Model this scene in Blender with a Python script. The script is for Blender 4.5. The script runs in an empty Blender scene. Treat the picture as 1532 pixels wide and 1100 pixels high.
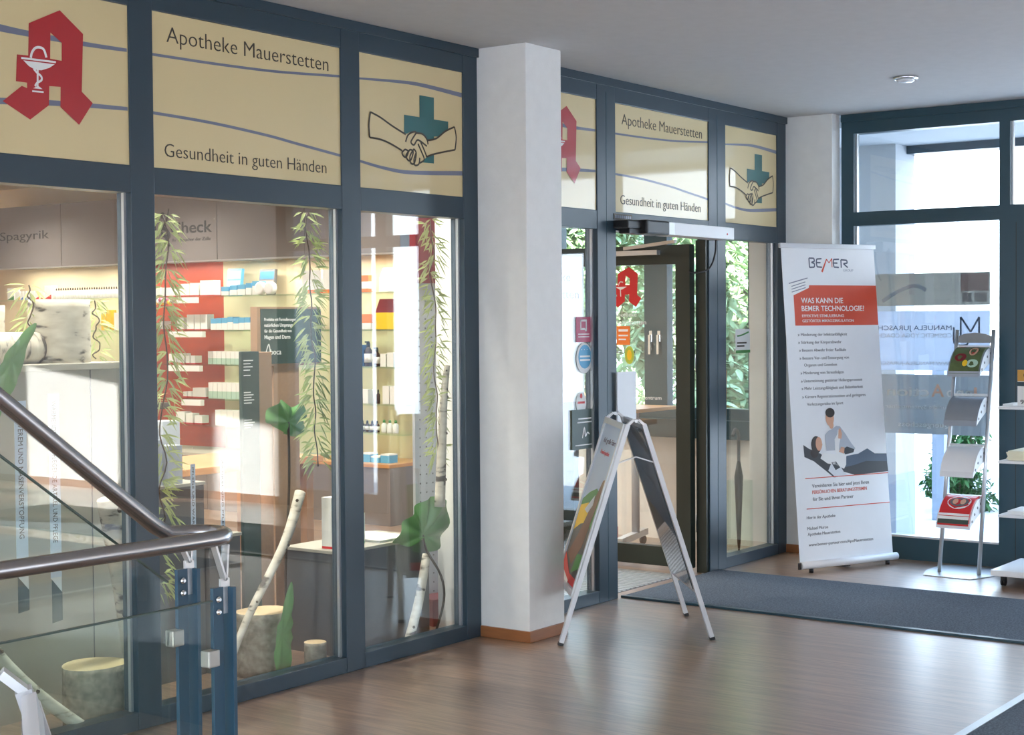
import bpy, bmesh, math, random
from mathutils import Matrix, Vector
random.seed(7)
D = bpy.data
SC = bpy.context.scene
COL = SC.collection
PI = math.pi

# ------------------------------------------------------------------ camera
cam_d = D.cameras.new('camera'); cam = D.objects.new('camera', cam_d); COL.objects.link(cam); SC.camera = cam
cam_d.sensor_fit = 'HORIZONTAL'; cam_d.sensor_width = 36.0; cam_d.lens = 36.0 * 2341.96 / 1532
cam_d.clip_start = 0.05; cam_d.clip_end = 300
YAW, PITCH, ROLL = 0.6313, 0.0299, -0.0077
fw = Vector((math.cos(YAW) * math.cos(PITCH), math.sin(YAW) * math.cos(PITCH), -math.sin(PITCH)))
rt = fw.cross(Vector((0, 0, 1))).normalized(); up = rt.cross(fw)
rt2 = math.cos(ROLL) * rt + math.sin(ROLL) * up
up2 = -math.sin(ROLL) * rt + math.cos(ROLL) * up
mw = Matrix((rt2, up2, -fw)).transposed().to_4x4(); mw.translation = Vector((0, -4.7386, 1.58))
cam.matrix_world = mw

# ------------------------------------------------------------------ world, sun, daylight portals, exposure
wd = D.worlds.new('sky'); SC.world = wd; wd.use_nodes = True
nt = wd.node_tree; nt.nodes.clear()
tc = nt.nodes.new('ShaderNodeTexCoord'); sx = nt.nodes.new('ShaderNodeSeparateXYZ')
rp = nt.nodes.new('ShaderNodeValToRGB'); bg = nt.nodes.new('ShaderNodeBackground'); ow = nt.nodes.new('ShaderNodeOutputWorld')
nt.links.new(tc.outputs['Generated'], sx.inputs[0]); nt.links.new(sx.outputs['Z'], rp.inputs[0])
rp.color_ramp.elements[0].position = 0.0; rp.color_ramp.elements[0].color = (0.80, 0.90, 1.0, 1)
rp.color_ramp.elements[1].position = 0.7; rp.color_ramp.elements[1].color = (0.42, 0.64, 1.0, 1)
nt.links.new(rp.outputs[0], bg.inputs[0]); bg.inputs[1].default_value = 4.2
nt.links.new(bg.outputs[0], ow.inputs[0])
sun_d = D.lights.new('sun', 'SUN'); sun_d.energy = 30.0; sun_d.angle = 0.01; sun_d.color = (1.0, 0.97, 0.93)
sun = D.objects.new('sun', sun_d); COL.objects.link(sun)
sun.rotation_euler = Vector((0.4, 1.0, -0.3)).to_track_quat('-Z', 'Y').to_euler()
def portal(name, loc, direction, sx_, sy_):
    l = D.lights.new(name, 'AREA'); l.shape = 'RECTANGLE'; l.size = sx_; l.size_y = sy_; l.cycles.is_portal = True
    o = D.objects.new(name, l); COL.objects.link(o); o.location = loc
    o.rotation_euler = Vector(direction).to_track_quat('-Z', 'Z').to_euler()
portal('daylight_right', (9.95, -2.6, 1.5), (-1, 0, 0), 4.6, 2.9)
portal('daylight_behind', (-4.05, -5.5, 1.5), (1, 0, 0), 9.6, 2.8)
portal('daylight_far', (6.0, -11.05, 1.5), (0, 1, 0), 7.0, 2.8)
portal('daylight_shop', (9.95, 1.7, 1.6), (-1, 0, 0), 2.8, 1.8)
SC.view_settings.view_transform = 'Standard'; SC.view_settings.look = 'None'
SC.view_settings.gamma = 1.0; SC.view_settings.use_curve_mapping = False
SC.view_settings.exposure = 1.2
SC.cycles.use_denoising = True
SC.cycles.transparent_max_bounces = 24; SC.cycles.max_bounces = 10; SC.cycles.diffuse_bounces = 5
SC.cycles.sample_clamp_indirect = 6.0; SC.cycles.caustics_reflective = False; SC.cycles.caustics_refractive = False

# ------------------------------------------------------------------ materials
MAT = {}
def M(name, col, rough=0.5, metal=0.0, coat=0.0, var=0.06, scale=14.0, stretch=(1, 1, 1), bump=0.0, spec=0.5, bscale=None, emit=0.0):
    m = D.materials.new(name); m.use_nodes = True; n = m.node_tree; b = n.nodes['Principled BSDF']
    b.inputs['Roughness'].default_value = rough; b.inputs['Metallic'].default_value = metal
    b.inputs['Coat Weight'].default_value = coat; b.inputs['Coat Roughness'].default_value = 0.03
    b.inputs['Specular IOR Level'].default_value = spec
    c = n.nodes.new('ShaderNodeTexCoord'); mp = n.nodes.new('ShaderNodeMapping'); mp.inputs['Scale'].default_value = stretch
    nz = n.nodes.new('ShaderNodeTexNoise'); nz.inputs['Scale'].default_value = scale; nz.inputs['Detail'].default_value = 4
    mx = n.nodes.new('ShaderNodeMix'); mx.data_type = 'RGBA'
    mx.inputs['A'].default_value = tuple(max(0, v * (1 - var)) for v in col) + (1,)
    mx.inputs['B'].default_value = tuple(min(1, v * (1 + var)) for v in col) + (1,)
    n.links.new(c.outputs['Object'], mp.inputs[0]); n.links.new(mp.outputs[0], nz.inputs['Vector'])
    n.links.new(nz.outputs['Fac'], mx.inputs['Factor']); n.links.new(mx.outputs['Result'], b.inputs['Base Color'])
    if bump:
        bp = n.nodes.new('ShaderNodeBump'); bp.inputs['Strength'].default_value = bump; bp.inputs['Distance'].default_value = 0.004
        src = nz
        if bscale:
            src = n.nodes.new('ShaderNodeTexNoise'); src.inputs['Scale'].default_value = bscale; n.links.new(mp.outputs[0], src.inputs['Vector'])
        n.links.new(src.outputs['Fac'], bp.inputs['Height']); n.links.new(bp.outputs[0], b.inputs['Normal'])
    if emit:
        b.inputs['Emission Color'].default_value = tuple(col) + (1,); b.inputs['Emission Strength'].default_value = emit
    MAT[name] = m
    return m
def srgb(r, g, b):
    f = lambda v: ((v / 255 + 0.055) / 1.055) ** 2.4 if v > 10 else v / 255 / 12.92
    return (f(r), f(g), f(b))
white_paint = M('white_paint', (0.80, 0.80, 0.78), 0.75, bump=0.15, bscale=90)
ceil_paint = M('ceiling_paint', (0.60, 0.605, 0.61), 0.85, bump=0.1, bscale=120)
frame_m = M('grey_blue_frame', srgb(45, 63, 75), 0.32, metal=0.0, var=0.05, scale=3)
dark_frame = M('dark_teal_frame', srgb(36, 66, 78), 0.35, var=0.05, scale=3)
door_m = M('dark_green_door', srgb(34, 43, 36), 0.35, var=0.06)
cream = M('cream_film', srgb(218, 198, 148), 0.45, coat=1.0, var=0.02, scale=2)
band_m = M('grey_band', srgb(112, 116, 136), 0.5, coat=0.6)
red_m = M('red_film', srgb(176, 18, 30), 0.4, coat=0.8, var=0.03)
ink = M('dark_ink', srgb(58, 50, 38), 0.5, var=0.02)
black_m = M('black', (0.012, 0.012, 0.013), 0.4)
teal_m = M('teal_film', srgb(0, 92, 92), 0.4, coat=0.8, var=0.03)
paper = M('white_paper', (0.84, 0.84, 0.83), 0.6, var=0.02)
film_w = M('banner_sheet', (0.82, 0.83, 0.85), 0.38, var=0.02)
alu = M('aluminium', (0.60, 0.61, 0.62), 0.35, metal=0.75, var=0.04)
alu_light = M('pale_metal', (0.60, 0.61, 0.63), 0.38, metal=0.4, var=0.03)
steel = M('stainless_steel', (0.40, 0.40, 0.41), 0.26, metal=1.0, var=0.06, scale=6, stretch=(1, 30, 30))
chrome = M('chrome', (0.8, 0.8, 0.8), 0.12, metal=1.0, var=0.02)
clamp_m = M('clamp_metal', (0.42, 0.41, 0.38), 0.35, metal=0.6)
post_m = M('blue_steel', srgb(36, 74, 96), 0.4, var=0.08, scale=4)
grey_m = M('warm_grey', srgb(176, 172, 160), 0.55, var=0.04)
dgrey = M('dark_grey_board', srgb(98, 98, 100), 0.5, var=0.05)
hdr_m = M('header_board', srgb(124, 117, 115), 0.4, var=0.1, scale=3)
cream_wall = M('cream_panel', srgb(230, 212, 178), 0.6, var=0.06, scale=2)
redpan = M('red_wood_panel', srgb(182, 70, 42), 0.35, var=0.3, scale=5, stretch=(1, 1, 4))
wood = M('oak', srgb(196, 142, 88), 0.4, var=0.2, scale=6, stretch=(2, 2, 14))
brownwood = M('brown_wood', srgb(158, 128, 104), 0.5, var=0.15, scale=8, stretch=(8, 8, 1))
base_wood = M('baseboard_wood', srgb(150, 96, 58), 0.4, var=0.2, scale=10, stretch=(1, 1, 8))
white_m = M('white_lacquer', (0.82, 0.82, 0.83), 0.35, var=0.02)
carton_m = M('white_carton', (0.83, 0.83, 0.80), 0.5, var=0.04, scale=40)
blue_l = M('light_blue', srgb(96, 172, 214), 0.45)
blue_d = M('blue', srgb(52, 112, 186), 0.45)
orange_m = M('orange', srgb(236, 128, 56), 0.45)
yellow_m = M('yellow', srgb(240, 196, 40), 0.45)
red_c = M('red_print', srgb(206, 36, 40), 0.45)
ban_red = M('banner_red', srgb(206, 72, 42), 0.4)
green_c = M('green_print', srgb(70, 140, 70), 0.45)
pgreen = M('pale_green', srgb(176, 206, 186), 0.45)
brown_b = M('brown_bottle', srgb(58, 34, 24), 0.2)
dgreen_b = M('dark_green_board', srgb(52, 72, 66), 0.4, var=0.35, scale=4)
maroon = M('maroon', srgb(120, 30, 40), 0.5)
pink_m = M('pink_print', srgb(190, 96, 122), 0.5)
leaf_l = M('pale_bamboo_leaf', srgb(196, 206, 136), 0.5, var=0.35, scale=9)
leaf_d = M('big_green_leaf', srgb(112, 160, 96), 0.22, var=0.4, scale=8)
leaf_o = M('outdoor_leaf', srgb(140, 164, 122), 0.6, var=0.5, scale=3)
leaf_h = M('hedge_leaf', srgb(50, 104, 44), 0.6, var=0.45, scale=5)
bark_b = M('brown_bark', srgb(80, 66, 52), 0.8, var=0.3, bump=0.6)
cut_m = M('cut_wood', srgb(214, 190, 150), 0.7, var=0.15)
pavement = M('pavement', (0.50, 0.50, 0.50), 0.8, var=0.08, scale=2)
render_w = M('white_render', (0.40, 0.42, 0.45), 0.8, bump=0.2, bscale=60)
render_g = M('grey_render', srgb(150, 160, 176), 0.8)
skin = M('skin_print', srgb(214, 164, 136), 0.5)
hair_m = M('dark_hair_print', srgb(40, 30, 28), 0.5)
jeans = M('jeans_print', srgb(72, 88, 108), 0.5)
chair_p = M('dark_chair_print', srgb(46, 50, 56), 0.5)
sheet_g = M('pale_grey_print', srgb(216, 220, 226), 0.5)
shade_p = M('light_grey_print', srgb(176, 182, 192), 0.5)
sky_p = M('sky_print', srgb(170, 190, 220), 0.35, var=0.1, scale=3)
hand_p = M('brown_hand_print', srgb(112, 66, 48), 0.4, var=0.3, scale=12)
dark_p = M('dark_print', srgb(40, 50, 56), 0.35, var=0.4, scale=12)
glow = M('lamp_glow', (1.0, 0.95, 0.85), 0.5, emit=7.0)
lens_m = M('lamp_lens', (0.8, 0.85, 0.9), 0.15, coat=1.0)
backpan = M('dark_poster_back', srgb(66, 72, 82), 0.22, coat=0.6, var=0.2, scale=2)
letter_g = M('grey_letters', srgb(44, 42, 46), 0.5)
film_blue = M('blue_grey_print', srgb(84, 104, 132), 0.5)

def floor_mat():
    m = D.materials.new('parquet'); m.use_nodes = True; n = m.node_tree; b = n.nodes['Principled BSDF']
    c = n.nodes.new('ShaderNodeTexCoord'); mp = n.nodes.new('ShaderNodeMapping'); mp.inputs['Scale'].default_value = (60, 3.4, 1)
    n.links.new(c.outputs['Object'], mp.inputs[0])
    nz = n.nodes.new('ShaderNodeTexNoise'); nz.inputs['Scale'].default_value = 1.6; nz.inputs['Detail'].default_value = 5; nz.inputs['Roughness'].default_value = 0.65
    n.links.new(mp.outputs[0], nz.inputs['Vector'])
    vo = n.nodes.new('ShaderNodeTexVoronoi'); vo.inputs['Scale'].default_value = 1.0; n.links.new(mp.outputs[0], vo.inputs['Vector'])
    ad = n.nodes.new('ShaderNodeMath'); ad.operation = 'MULTIPLY_ADD'; ad.inputs[1].default_value = 0.35
    sp = n.nodes.new('ShaderNodeSeparateColor'); n.links.new(vo.outputs['Color'], sp.inputs[0])
    n.links.new(sp.outputs[0], ad.inputs[0]); n.links.new(nz.outputs['Fac'], ad.inputs[2])
    r = n.nodes.new('ShaderNodeValToRGB'); n.links.new(ad.outputs[0], r.inputs[0])
    r.color_ramp.elements[0].position = 0.35; r.color_ramp.elements[0].color = srgb(104, 80, 64) + (1,)
    r.color_ramp.elements[1].position = 0.95; r.color_ramp.elements[1].color = srgb(164, 133, 108) + (1,)
    n.links.new(r.outputs[0], b.inputs['Base Color'])
    b.inputs['Roughness'].default_value = 0.29; b.inputs['Specular IOR Level'].default_value = 0.9; b.inputs['Coat Weight'].default_value = 0.6; b.inputs['Coat Roughness'].default_value = 0.36
    bp = n.nodes.new('ShaderNodeBump'); bp.inputs['Strength'].default_value = 0.10; bp.inputs['Distance'].default_value = 0.003
    n.links.new(nz.outputs['Fac'], bp.inputs['Height']); n.links.new(bp.outputs[0], b.inputs['Normal'])
    return m
parquet = floor_mat()
def carpet_mat():
    m = D.materials.new('ribbed_mat'); m.use_nodes = True; n = m.node_tree; b = n.nodes['Principled BSDF']
    c = n.nodes.new('ShaderNodeTexCoord'); nz = n.nodes.new('ShaderNodeTexNoise'); nz.inputs['Scale'].default_value = 95; nz.inputs['Detail'].default_value = 5; nz.inputs['Roughness'].default_value = 0.8
    n.links.new(c.outputs['Object'], nz.inputs['Vector'])
    r = n.nodes.new('ShaderNodeValToRGB'); n.links.new(nz.outputs['Fac'], r.inputs[0])
    r.color_ramp.elements[0].position = 0.35; r.color_ramp.elements[0].color = srgb(44, 54, 66) + (1,)
    r.color_ramp.elements[1].position = 0.68; r.color_ramp.elements[1].color = srgb(106, 120, 136) + (1,)
    n.links.new(r.outputs[0], b.inputs['Base Color']); b.inputs['Roughness'].default_value = 0.95
    bp = n.nodes.new('ShaderNodeBump'); bp.inputs['Strength'].default_value = 0.7; bp.inputs['Distance'].default_value = 0.004
    n.links.new(nz.outputs['Fac'], bp.inputs['Height']); n.links.new(bp.outputs[0], b.inputs['Normal'])
    return m
carpet = carpet_mat()
def birch_mat():
    m = D.materials.new('birch_bark'); m.use_nodes = True; n = m.node_tree; b = n.nodes['Principled BSDF']; b.inputs['Roughness'].default_value = 0.75
    c = n.nodes.new('ShaderNodeTexCoord'); mp = n.nodes.new('ShaderNodeMapping'); mp.inputs['Scale'].default_value = (5, 5, 15)
    n.links.new(c.outputs['Object'], mp.inputs[0])
    a = n.nodes.new('ShaderNodeTexNoise'); a.inputs['Scale'].default_value = 1.7; a.inputs['Detail'].default_value = 5; n.links.new(mp.outputs[0], a.inputs['Vector'])
    r = n.nodes.new('ShaderNodeValToRGB'); n.links.new(a.outputs['Fac'], r.inputs[0])
    e = r.color_ramp.elements; e[0].position = 0.36; e[0].color = srgb(62, 54, 48) + (1,)
    e[1].position = 0.44; e[1].color = srgb(198, 190, 174) + (1,)
    q = e.new(0.75); q.color = srgb(226, 220, 206) + (1,)
    n.links.new(r.outputs[0], b.inputs['Base Color'])
    bp = n.nodes.new('ShaderNodeBump'); bp.inputs['Strength'].default_value = 0.4; bp.inputs['Distance'].default_value = 0.004
    n.links.new(a.outputs['Fac'], bp.inputs['Height']); n.links.new(bp.outputs[0], b.inputs['Normal'])
    return m
birch = birch_mat()
rough_bark = M('rough_birch_bark', srgb(146, 140, 126), 0.85, var=0.98, scale=30, bump=0.9)
def glass_mat(name, k=1.5, tint=(0.97, 0.99, 0.98)):
    m = D.materials.new(name); m.use_nodes = True; n = m.node_tree; n.nodes.clear()
    o = n.nodes.new('ShaderNodeOutputMaterial'); t = n.nodes.new('ShaderNodeBsdfTransparent'); g = n.nodes.new('ShaderNodeBsdfGlossy')
    t.inputs[0].default_value = tint + (1,); g.inputs['Roughness'].default_value = 0.0; g.inputs[0].default_value = (1, 1, 1, 1)
    f = n.nodes.new('ShaderNodeFresnel'); f.inputs[0].default_value = 1.5
    geo = n.nodes.new('ShaderNodeNewGeometry')
    inv = n.nodes.new('ShaderNodeMix'); inv.data_type = 'FLOAT'; inv.inputs['A'].default_value = 1.5; inv.inputs['B'].default_value = 1 / 1.5
    n.links.new(geo.outputs['Backfacing'], inv.inputs['Factor']); n.links.new(inv.outputs['Result'], f.inputs[0])
    mu = n.nodes.new('ShaderNodeMath'); mu.operation = 'MULTIPLY'; mu.use_clamp = True; mu.inputs[1].default_value = k
    n.links.new(f.outputs[0], mu.inputs[0])
    x = n.nodes.new('ShaderNodeMixShader'); n.links.new(mu.outputs[0], x.inputs[0]); n.links.new(t.outputs[0], x.inputs[1]); n.links.new(g.outputs[0], x.inputs[2])
    n.links.new(x.outputs[0], o.inputs[0]); MAT[name] = m
    return m
glass = glass_mat('shop_glass', 1.4)
glass_rail = glass_mat('railing_glass', 0.55, (0.95, 0.985, 0.97))
shelf_glass = glass_mat('shelf_glass', 0.8, (0.90, 0.97, 0.93))
def film_mat(name, col, a):
    m = D.materials.new(name); m.use_nodes = True; n = m.node_tree; n.nodes.clear()
    o = n.nodes.new('ShaderNodeOutputMaterial'); t = n.nodes.new('ShaderNodeBsdfTransparent')
    d = n.nodes.new('ShaderNodeBsdfDiffuse'); d.inputs[0].default_value = col + (1,)
    tl = n.nodes.new('ShaderNodeBsdfTranslucent'); tl.inputs[0].default_value = col + (1,)
    y = n.nodes.new('ShaderNodeMixShader'); y.inputs[0].default_value = 0.5; n.links.new(d.outputs[0], y.inputs[1]); n.links.new(tl.outputs[0], y.inputs[2])
    x = n.nodes.new('ShaderNodeMixShader'); x.inputs[0].default_value = a
    n.links.new(t.outputs[0], x.inputs[1]); n.links.new(y.outputs[0], x.inputs[2]); n.links.new(x.outputs[0], o.inputs[0]); MAT[name] = m
    return m
film_grey = film_mat('grey_window_film', (0.36, 0.39, 0.42), 0.965)
film_pale = film_mat('pale_window_film', (0.60, 0.66, 0.76), 0.93)
film_pic = film_mat('picture_window_film', (0.40, 0.40, 0.38), 0.965)

# ------------------------------------------------------------------ builders
class G:
    def __init__(s): s.b = bmesh.new()
    def box(s, x0, x1, y0, y1, z0, z1, mi=0, bev=0.0):
        x0, x1 = min(x0, x1), max(x0, x1); y0, y1 = min(y0, y1), max(y0, y1); z0, z1 = min(z0, z1), max(z0, z1)
        v = [s.b.verts.new(p) for p in [(x0, y0, z0), (x1, y0, z0), (x1, y1, z0), (x0, y1, z0), (x0, y0, z1), (x1, y0, z1), (x1, y1, z1), (x0, y1, z1)]]
        fs = [s.b.faces.new([v[i] for i in q]) for q in [(3, 2, 1, 0), (4, 5, 6, 7), (0, 1, 5, 4), (1, 2, 6, 5), (2, 3, 7, 6), (3, 0, 4, 7)]]
        for f in fs: f.material_index = mi
        if bev:
            es = list({e for f in fs for e in f.edges})
            r = bmesh.ops.bevel(s.b, geom=es, offset=bev, segments=2, affect='EDGES', profile=0.6)
            for f in r['faces']: f.material_index = mi
        return s
    def beam(s, a, b, w, h, upv=(0, 0, 1), mi=0):          # rectangular bar from a to b
        a, b = Vector(a), Vector(b); d = (b - a).normalized(); u = d.cross(Vector(upv)).normalized(); v = u.cross(d)
        vs = []
        for p in (a, b):
            for i, j in ((-1, -1), (1, -1), (1, 1), (-1, 1)): vs.append(s.b.verts.new(p + u * (w / 2 * i) + v * (h / 2 * j)))
        for q in [(0, 1, 2, 3), (7, 6, 5, 4), (0, 4, 5, 1), (1, 5, 6, 2), (2, 6, 7, 3), (3, 7, 4, 0)]:
            s.b.faces.new([vs[i] for i in q]).material_index = mi
        return s
    def tube(s, pts, r, mi=0, n=12, caps=True, smooth=True):
        pts = [Vector(p) for p in pts]; rr = r if isinstance(r, (list, tuple)) else [r] * len(pts); rings = []
        t0 = (pts[1] - pts[0]).normalized(); ref = Vector((0, 0, 1)) if abs(t0.z) < 0.9 else Vector((1, 0, 0))
        u = t0.cross(ref).normalized()
        for i, p in enumerate(pts):
            t = (pts[min(i + 1, len(pts) - 1)] - pts[max(i - 1, 0)]).normalized()
            u = (u - t * u.dot(t)).normalized(); v = t.cross(u)
            rings.append([s.b.verts.new(p + (u * math.cos(2 * PI * k / n) + v * math.sin(2 * PI * k / n)) * rr[i]) for k in range(n)])
        for a, b in zip(rings, rings[1:]):
            for k in range(n):
                f = s.b.faces.new((a[k], a[(k + 1) % n], b[(k + 1) % n], b[k])); f.material_index = mi; f.smooth = smooth
        if caps:
            f = s.b.faces.new(rings[0][::-1]); f.material_index = mi
            f = s.b.faces.new(rings[-1]); f.material_index = mi
        return s
    def cyl(s, a, b, r, mi=0, n=16): return s.tube([a, b], r, mi, n)
    def poly(s, pts, z0, z1, mi=0, hole=None):             # prism over an outline in local XY
        if hole:
            for z in (z0, z1):
                es = []
                for loop in (pts, hole):
                    vs = [s.b.verts.new((x, y, z)) for x, y in loop]
                    es += [s.b.edges.new((vs[i], vs[(i + 1) % len(vs)])) for i in range(len(vs))]
                r = bmesh.ops.triangle_fill(s.b, edges=es, use_beauty=True, use_dissolve=False)
                for f in r['geom']:
                    if isinstance(f, bmesh.types.BMFace): f.material_index = mi
            return s
        A = [s.b.verts.new((x, y, z0)) for x, y in pts]; B = [s.b.verts.new((x, y, z1)) for x, y in pts]; n = len(pts)
        s.b.faces.new(A[::-1]).material_index = mi; s.b.faces.new(B).material_index = mi
        for i in range(n): s.b.faces.new((A[i], A[(i + 1) % n], B[(i + 1) % n], B[i])).material_index = mi
        return s
    def polyxz(s, pts, y0, y1, mi=0):
        A = [s.b.verts.new((x, y0, z)) for x, z in pts]; B = [s.b.verts.new((x, y1, z)) for x, z in pts]; n = len(pts)
        s.b.faces.new(A).material_index = mi; s.b.faces.new(B[::-1]).material_index = mi
        for i in range(n): s.b.faces.new((A[i], A[(i + 1) % n], B[(i + 1) % n], B[i])).material_index = mi
        return s
    def ribbon(s, pts, w, z0, z1, mi=0):                    # stroke of constant or varying width in local XY
        P = smooth2(pts); n = len(P); L, R = [], []
        for i, p in enumerate(P):
            a, b = P[max(i - 1, 0)], P[min(i + 1, n - 1)]; dx, dy = b[0] - a[0], b[1] - a[1]; l = math.hypot(dx, dy) or 1
            ww = w if not isinstance(w, (tuple, list)) else w[0] + (w[1] - w[0]) * i / (n - 1)
            L.append((p[0] - dy / l * ww / 2, p[1] + dx / l * ww / 2)); R.append((p[0] + dy / l * ww / 2, p[1] - dx / l * ww / 2))
        for i in range(n - 1):
            q = [L[i], R[i], R[i + 1], L[i + 1]]
            s.b.faces.new([s.b.verts.new((x, y, z1)) for x, y in q]).material_index = mi
            s.b.faces.new([s.b.verts.new((x, y, z0)) for x, y in q[::-1]]).material_index = mi
        return s
    def disc(s, cx, cy, rx, ry, z0, z1, mi=0, n=20, rot=0):
        c, k = math.cos(rot), math.sin(rot)
        return s.poly([(cx + c * rx * math.cos(2 * PI * i / n) - k * ry * math.sin(2 * PI * i / n), cy + k * rx * math.cos(2 * PI * i / n) + c * ry * math.sin(2 * PI * i / n)) for i in range(n)], z0, z1, mi)
    def quad(s, pts, mi=0):
        f = s.b.faces.new([s.b.verts.new(p) for p in pts]); f.material_index = mi; return f
    def lathe(s, prof, c=(0, 0, 0), mi=0, n=20):
        rings = [[s.b.verts.new((c[0] + r * math.cos(2 * PI * k / n), c[1] + r * math.sin(2 * PI * k / n), c[2] + z)) for k in range(n)] for r, z in prof]
        for a, b in zip(rings, rings[1:]):
            for k in range(n):
                f = s.b.faces.new((a[k], a[(k + 1) % n], b[(k + 1) % n], b[k])); f.smooth = True; f.material_index = mi
        s.b.faces.new(rings[0][::-1]).material_index = mi; s.b.faces.new(rings[-1]).material_index = mi
        return s
    def build(s, name, mats, parent=None, loc=(0, 0, 0), rot=None):
        me = D.meshes.new(name); bmesh.ops.recalc_face_normals(s.b, faces=s.b.faces[:]) ; s.b.to_mesh(me); s.b.free()
        for m in (mats if isinstance(mats, (list, tuple)) else [mats]): me.materials.append(m)
        o = D.objects.new(name, me); COL.objects.link(o); o.location = loc
        if rot: o.rotation_euler = rot
        if parent: o.parent = parent
        return o
def smooth2(p, k=5):
    if len(p) < 3: return list(p)
    out = []
    for i in range(len(p) - 1):
        p0, p1, p2, p3 = p[max(i - 1, 0)], p[i], p[i + 1], p[min(i + 2, len(p) - 1)]
        for j in range(k):
            t = j / k
            out.append(tuple(0.5 * (2 * p1[d] + (p2[d] - p0[d]) * t + (2 * p0[d] - 5 * p1[d] + 4 * p2[d] - p3[d]) * t * t + (3 * p1[d] - p0[d] - 3 * p2[d] + p3[d]) * t ** 3) for d in range(len(p1))))
    out.append(tuple(p[-1])); return out
def tag(o, label=None, cat=None, group=None, kind=None):
    if label: o['label'] = label
    if cat: o['category'] = cat
    if group: o['group'] = group
    if kind: o['kind'] = kind
    return o
def thing(name, label, cat, loc=(0, 0, 0), rot=(0, 0, 0), group=None, kind=None):
    o = D.objects.new(name, None); COL.objects.link(o); o.location = loc; o.rotation_euler = rot; o.empty_display_size = 0.1
    return tag(o, label, cat, group, kind)
def struct(o, label=None, cat=None): return tag(o, label, cat, kind='structure')
_fonts = {}
def text_mesh(lines, extrude=0.0006):
    """lines: (string, x, y, width, height_of_capitals or None, offset) laid out in local XY, joined to one mesh"""
    bm = bmesh.new()
    for body, x, y, w, h, off in lines:
        c = D.curves.new('lettering', 'FONT'); c.body = body; c.size = 1.0; c.extrude = 0.5; c.offset = off; c.resolution_u = 3
        o = D.objects.new('lettering', c); me = D.meshes.new_from_object(o)
        xs = [v.co.x for v in me.vertices]; x0, x1 = min(xs), max(xs)
        k = w / (x1 - x0); ky = (h / 0.73) if h else k
        for v in me.vertices:
            v.co.x = x + (v.co.x - x0) * k; v.co.y = y + v.co.y * ky; v.co.z = v.co.z * 2 * extrude
        bm.from_mesh(me); D.meshes.remove(me); D.objects.remove(o); D.curves.remove(c)
    me = D.meshes.new('lettering'); bm.to_mesh(me); bm.free()
    return me
def text(name, lines, m, parent, z=0.0, extrude=0.0006, loc=(0, 0), rot=None, m4=None):
    for ln in lines:                                       # each line of writing is one mesh
        me = text_mesh([ln], extrude); me.materials.append(m)
        o = D.objects.new(name, me); COL.objects.link(o); o.parent = parent; o.location = (loc[0], loc[1], z)
        if rot: o.rotation_euler = rot
        if m4 is not None: o.matrix_local = m4
FACE_HALL = (PI / 2, 0, 0)            # local X -> +x, local Y -> up, local Z -> -y (towards the hall)
FACE_LEFT = (PI / 2, 0, -PI / 2)      # local X -> -y, local Y -> up, local Z -> -x
FACE_OUT = (PI / 2, 0, PI / 2)        # local X -> +y, local Y -> up, local Z -> +x (towards the street)
ORD = 'zeroth first second third fourth fifth sixth seventh eighth ninth tenth eleventh twelfth thirteenth fourteenth fifteenth sixteenth seventeenth eighteenth nineteenth twentieth'.split()
ORD += ['twenty-' + w for w in ORD[1:10]] + ['thirtieth'] + ['thirty-' + w for w in ORD[1:10]]

# ------------------------------------------------------------------ setting: floor, ceiling, walls
CE = 2.93
struct(G().box(-4.2, 9.86, -11.2, 10.2, -0.2, 0).build('floor', parquet))
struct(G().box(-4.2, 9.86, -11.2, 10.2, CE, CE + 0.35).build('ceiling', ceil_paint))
struct(G().box(9.86, 11.32, -11.2, 0.9, 2.86, 3.3).build('ceiling_porch', render_w))
struct(G().box(11.2, 11.38, -11.2, 0.9, 2.80, 3.3).build('trim_porch', frame_m), 'grey fascia beam along the edge of the outdoor porch roof', 'beam')
struct(G().box(-60, 120, -80, 80, -0.4, -0.06).build('floor_outside', pavement))
struct(G().box(-4.2, 3.13, -0.02, 0.15, 0, CE).build('wall_left', white_paint))
struct(G().box(6.207, 6.51, -0.296, 0.28, 0, CE, bev=0.004).build('wall_middle', white_paint), 'white square pillar between the two shop fronts', 'pillar')
struct(G().box(6.195, 6.522, -0.308, -0.001, 0, 0.055, bev=0.003).build('baseboard_middle', base_wood))
struct(G().box(9.62, 9.74, -0.335, 0.28, 0, CE, bev=0.003).build('wall_corner', white_paint), 'white pillar in the corner between shop front and street window', 'pillar')
struct(G().box(9.608, 9.74, -0.346, -0.001, 0, 0.055).build('baseboard_corner', base_wood))
struct(G().box(2.0, 2.15, 0.16, 10.1, 0, CE).build('wall_shop_left', white_paint))
struct(G().box(2.0, 9.86, 10.0, 10.15, 0, CE).build('wall_shop_back', cream_wall))
struct(G().box(9.72, 9.86, 3.05, 10.0, 0, CE).build('wall_shop_right', cream_wall))
g = G(); g.box(9.72, 9.86, 0.281, 3.05, 0, 0.74); g.box(9.72, 9.86, 0.281, 3.05, 2.5, CE)
struct(g.build('wall_shop_street', white_paint))
struct(G().box(9.66, 9.90, 0.281, 3.05, 0.74, 0.87).build('trim_sill', dark_frame))
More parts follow.
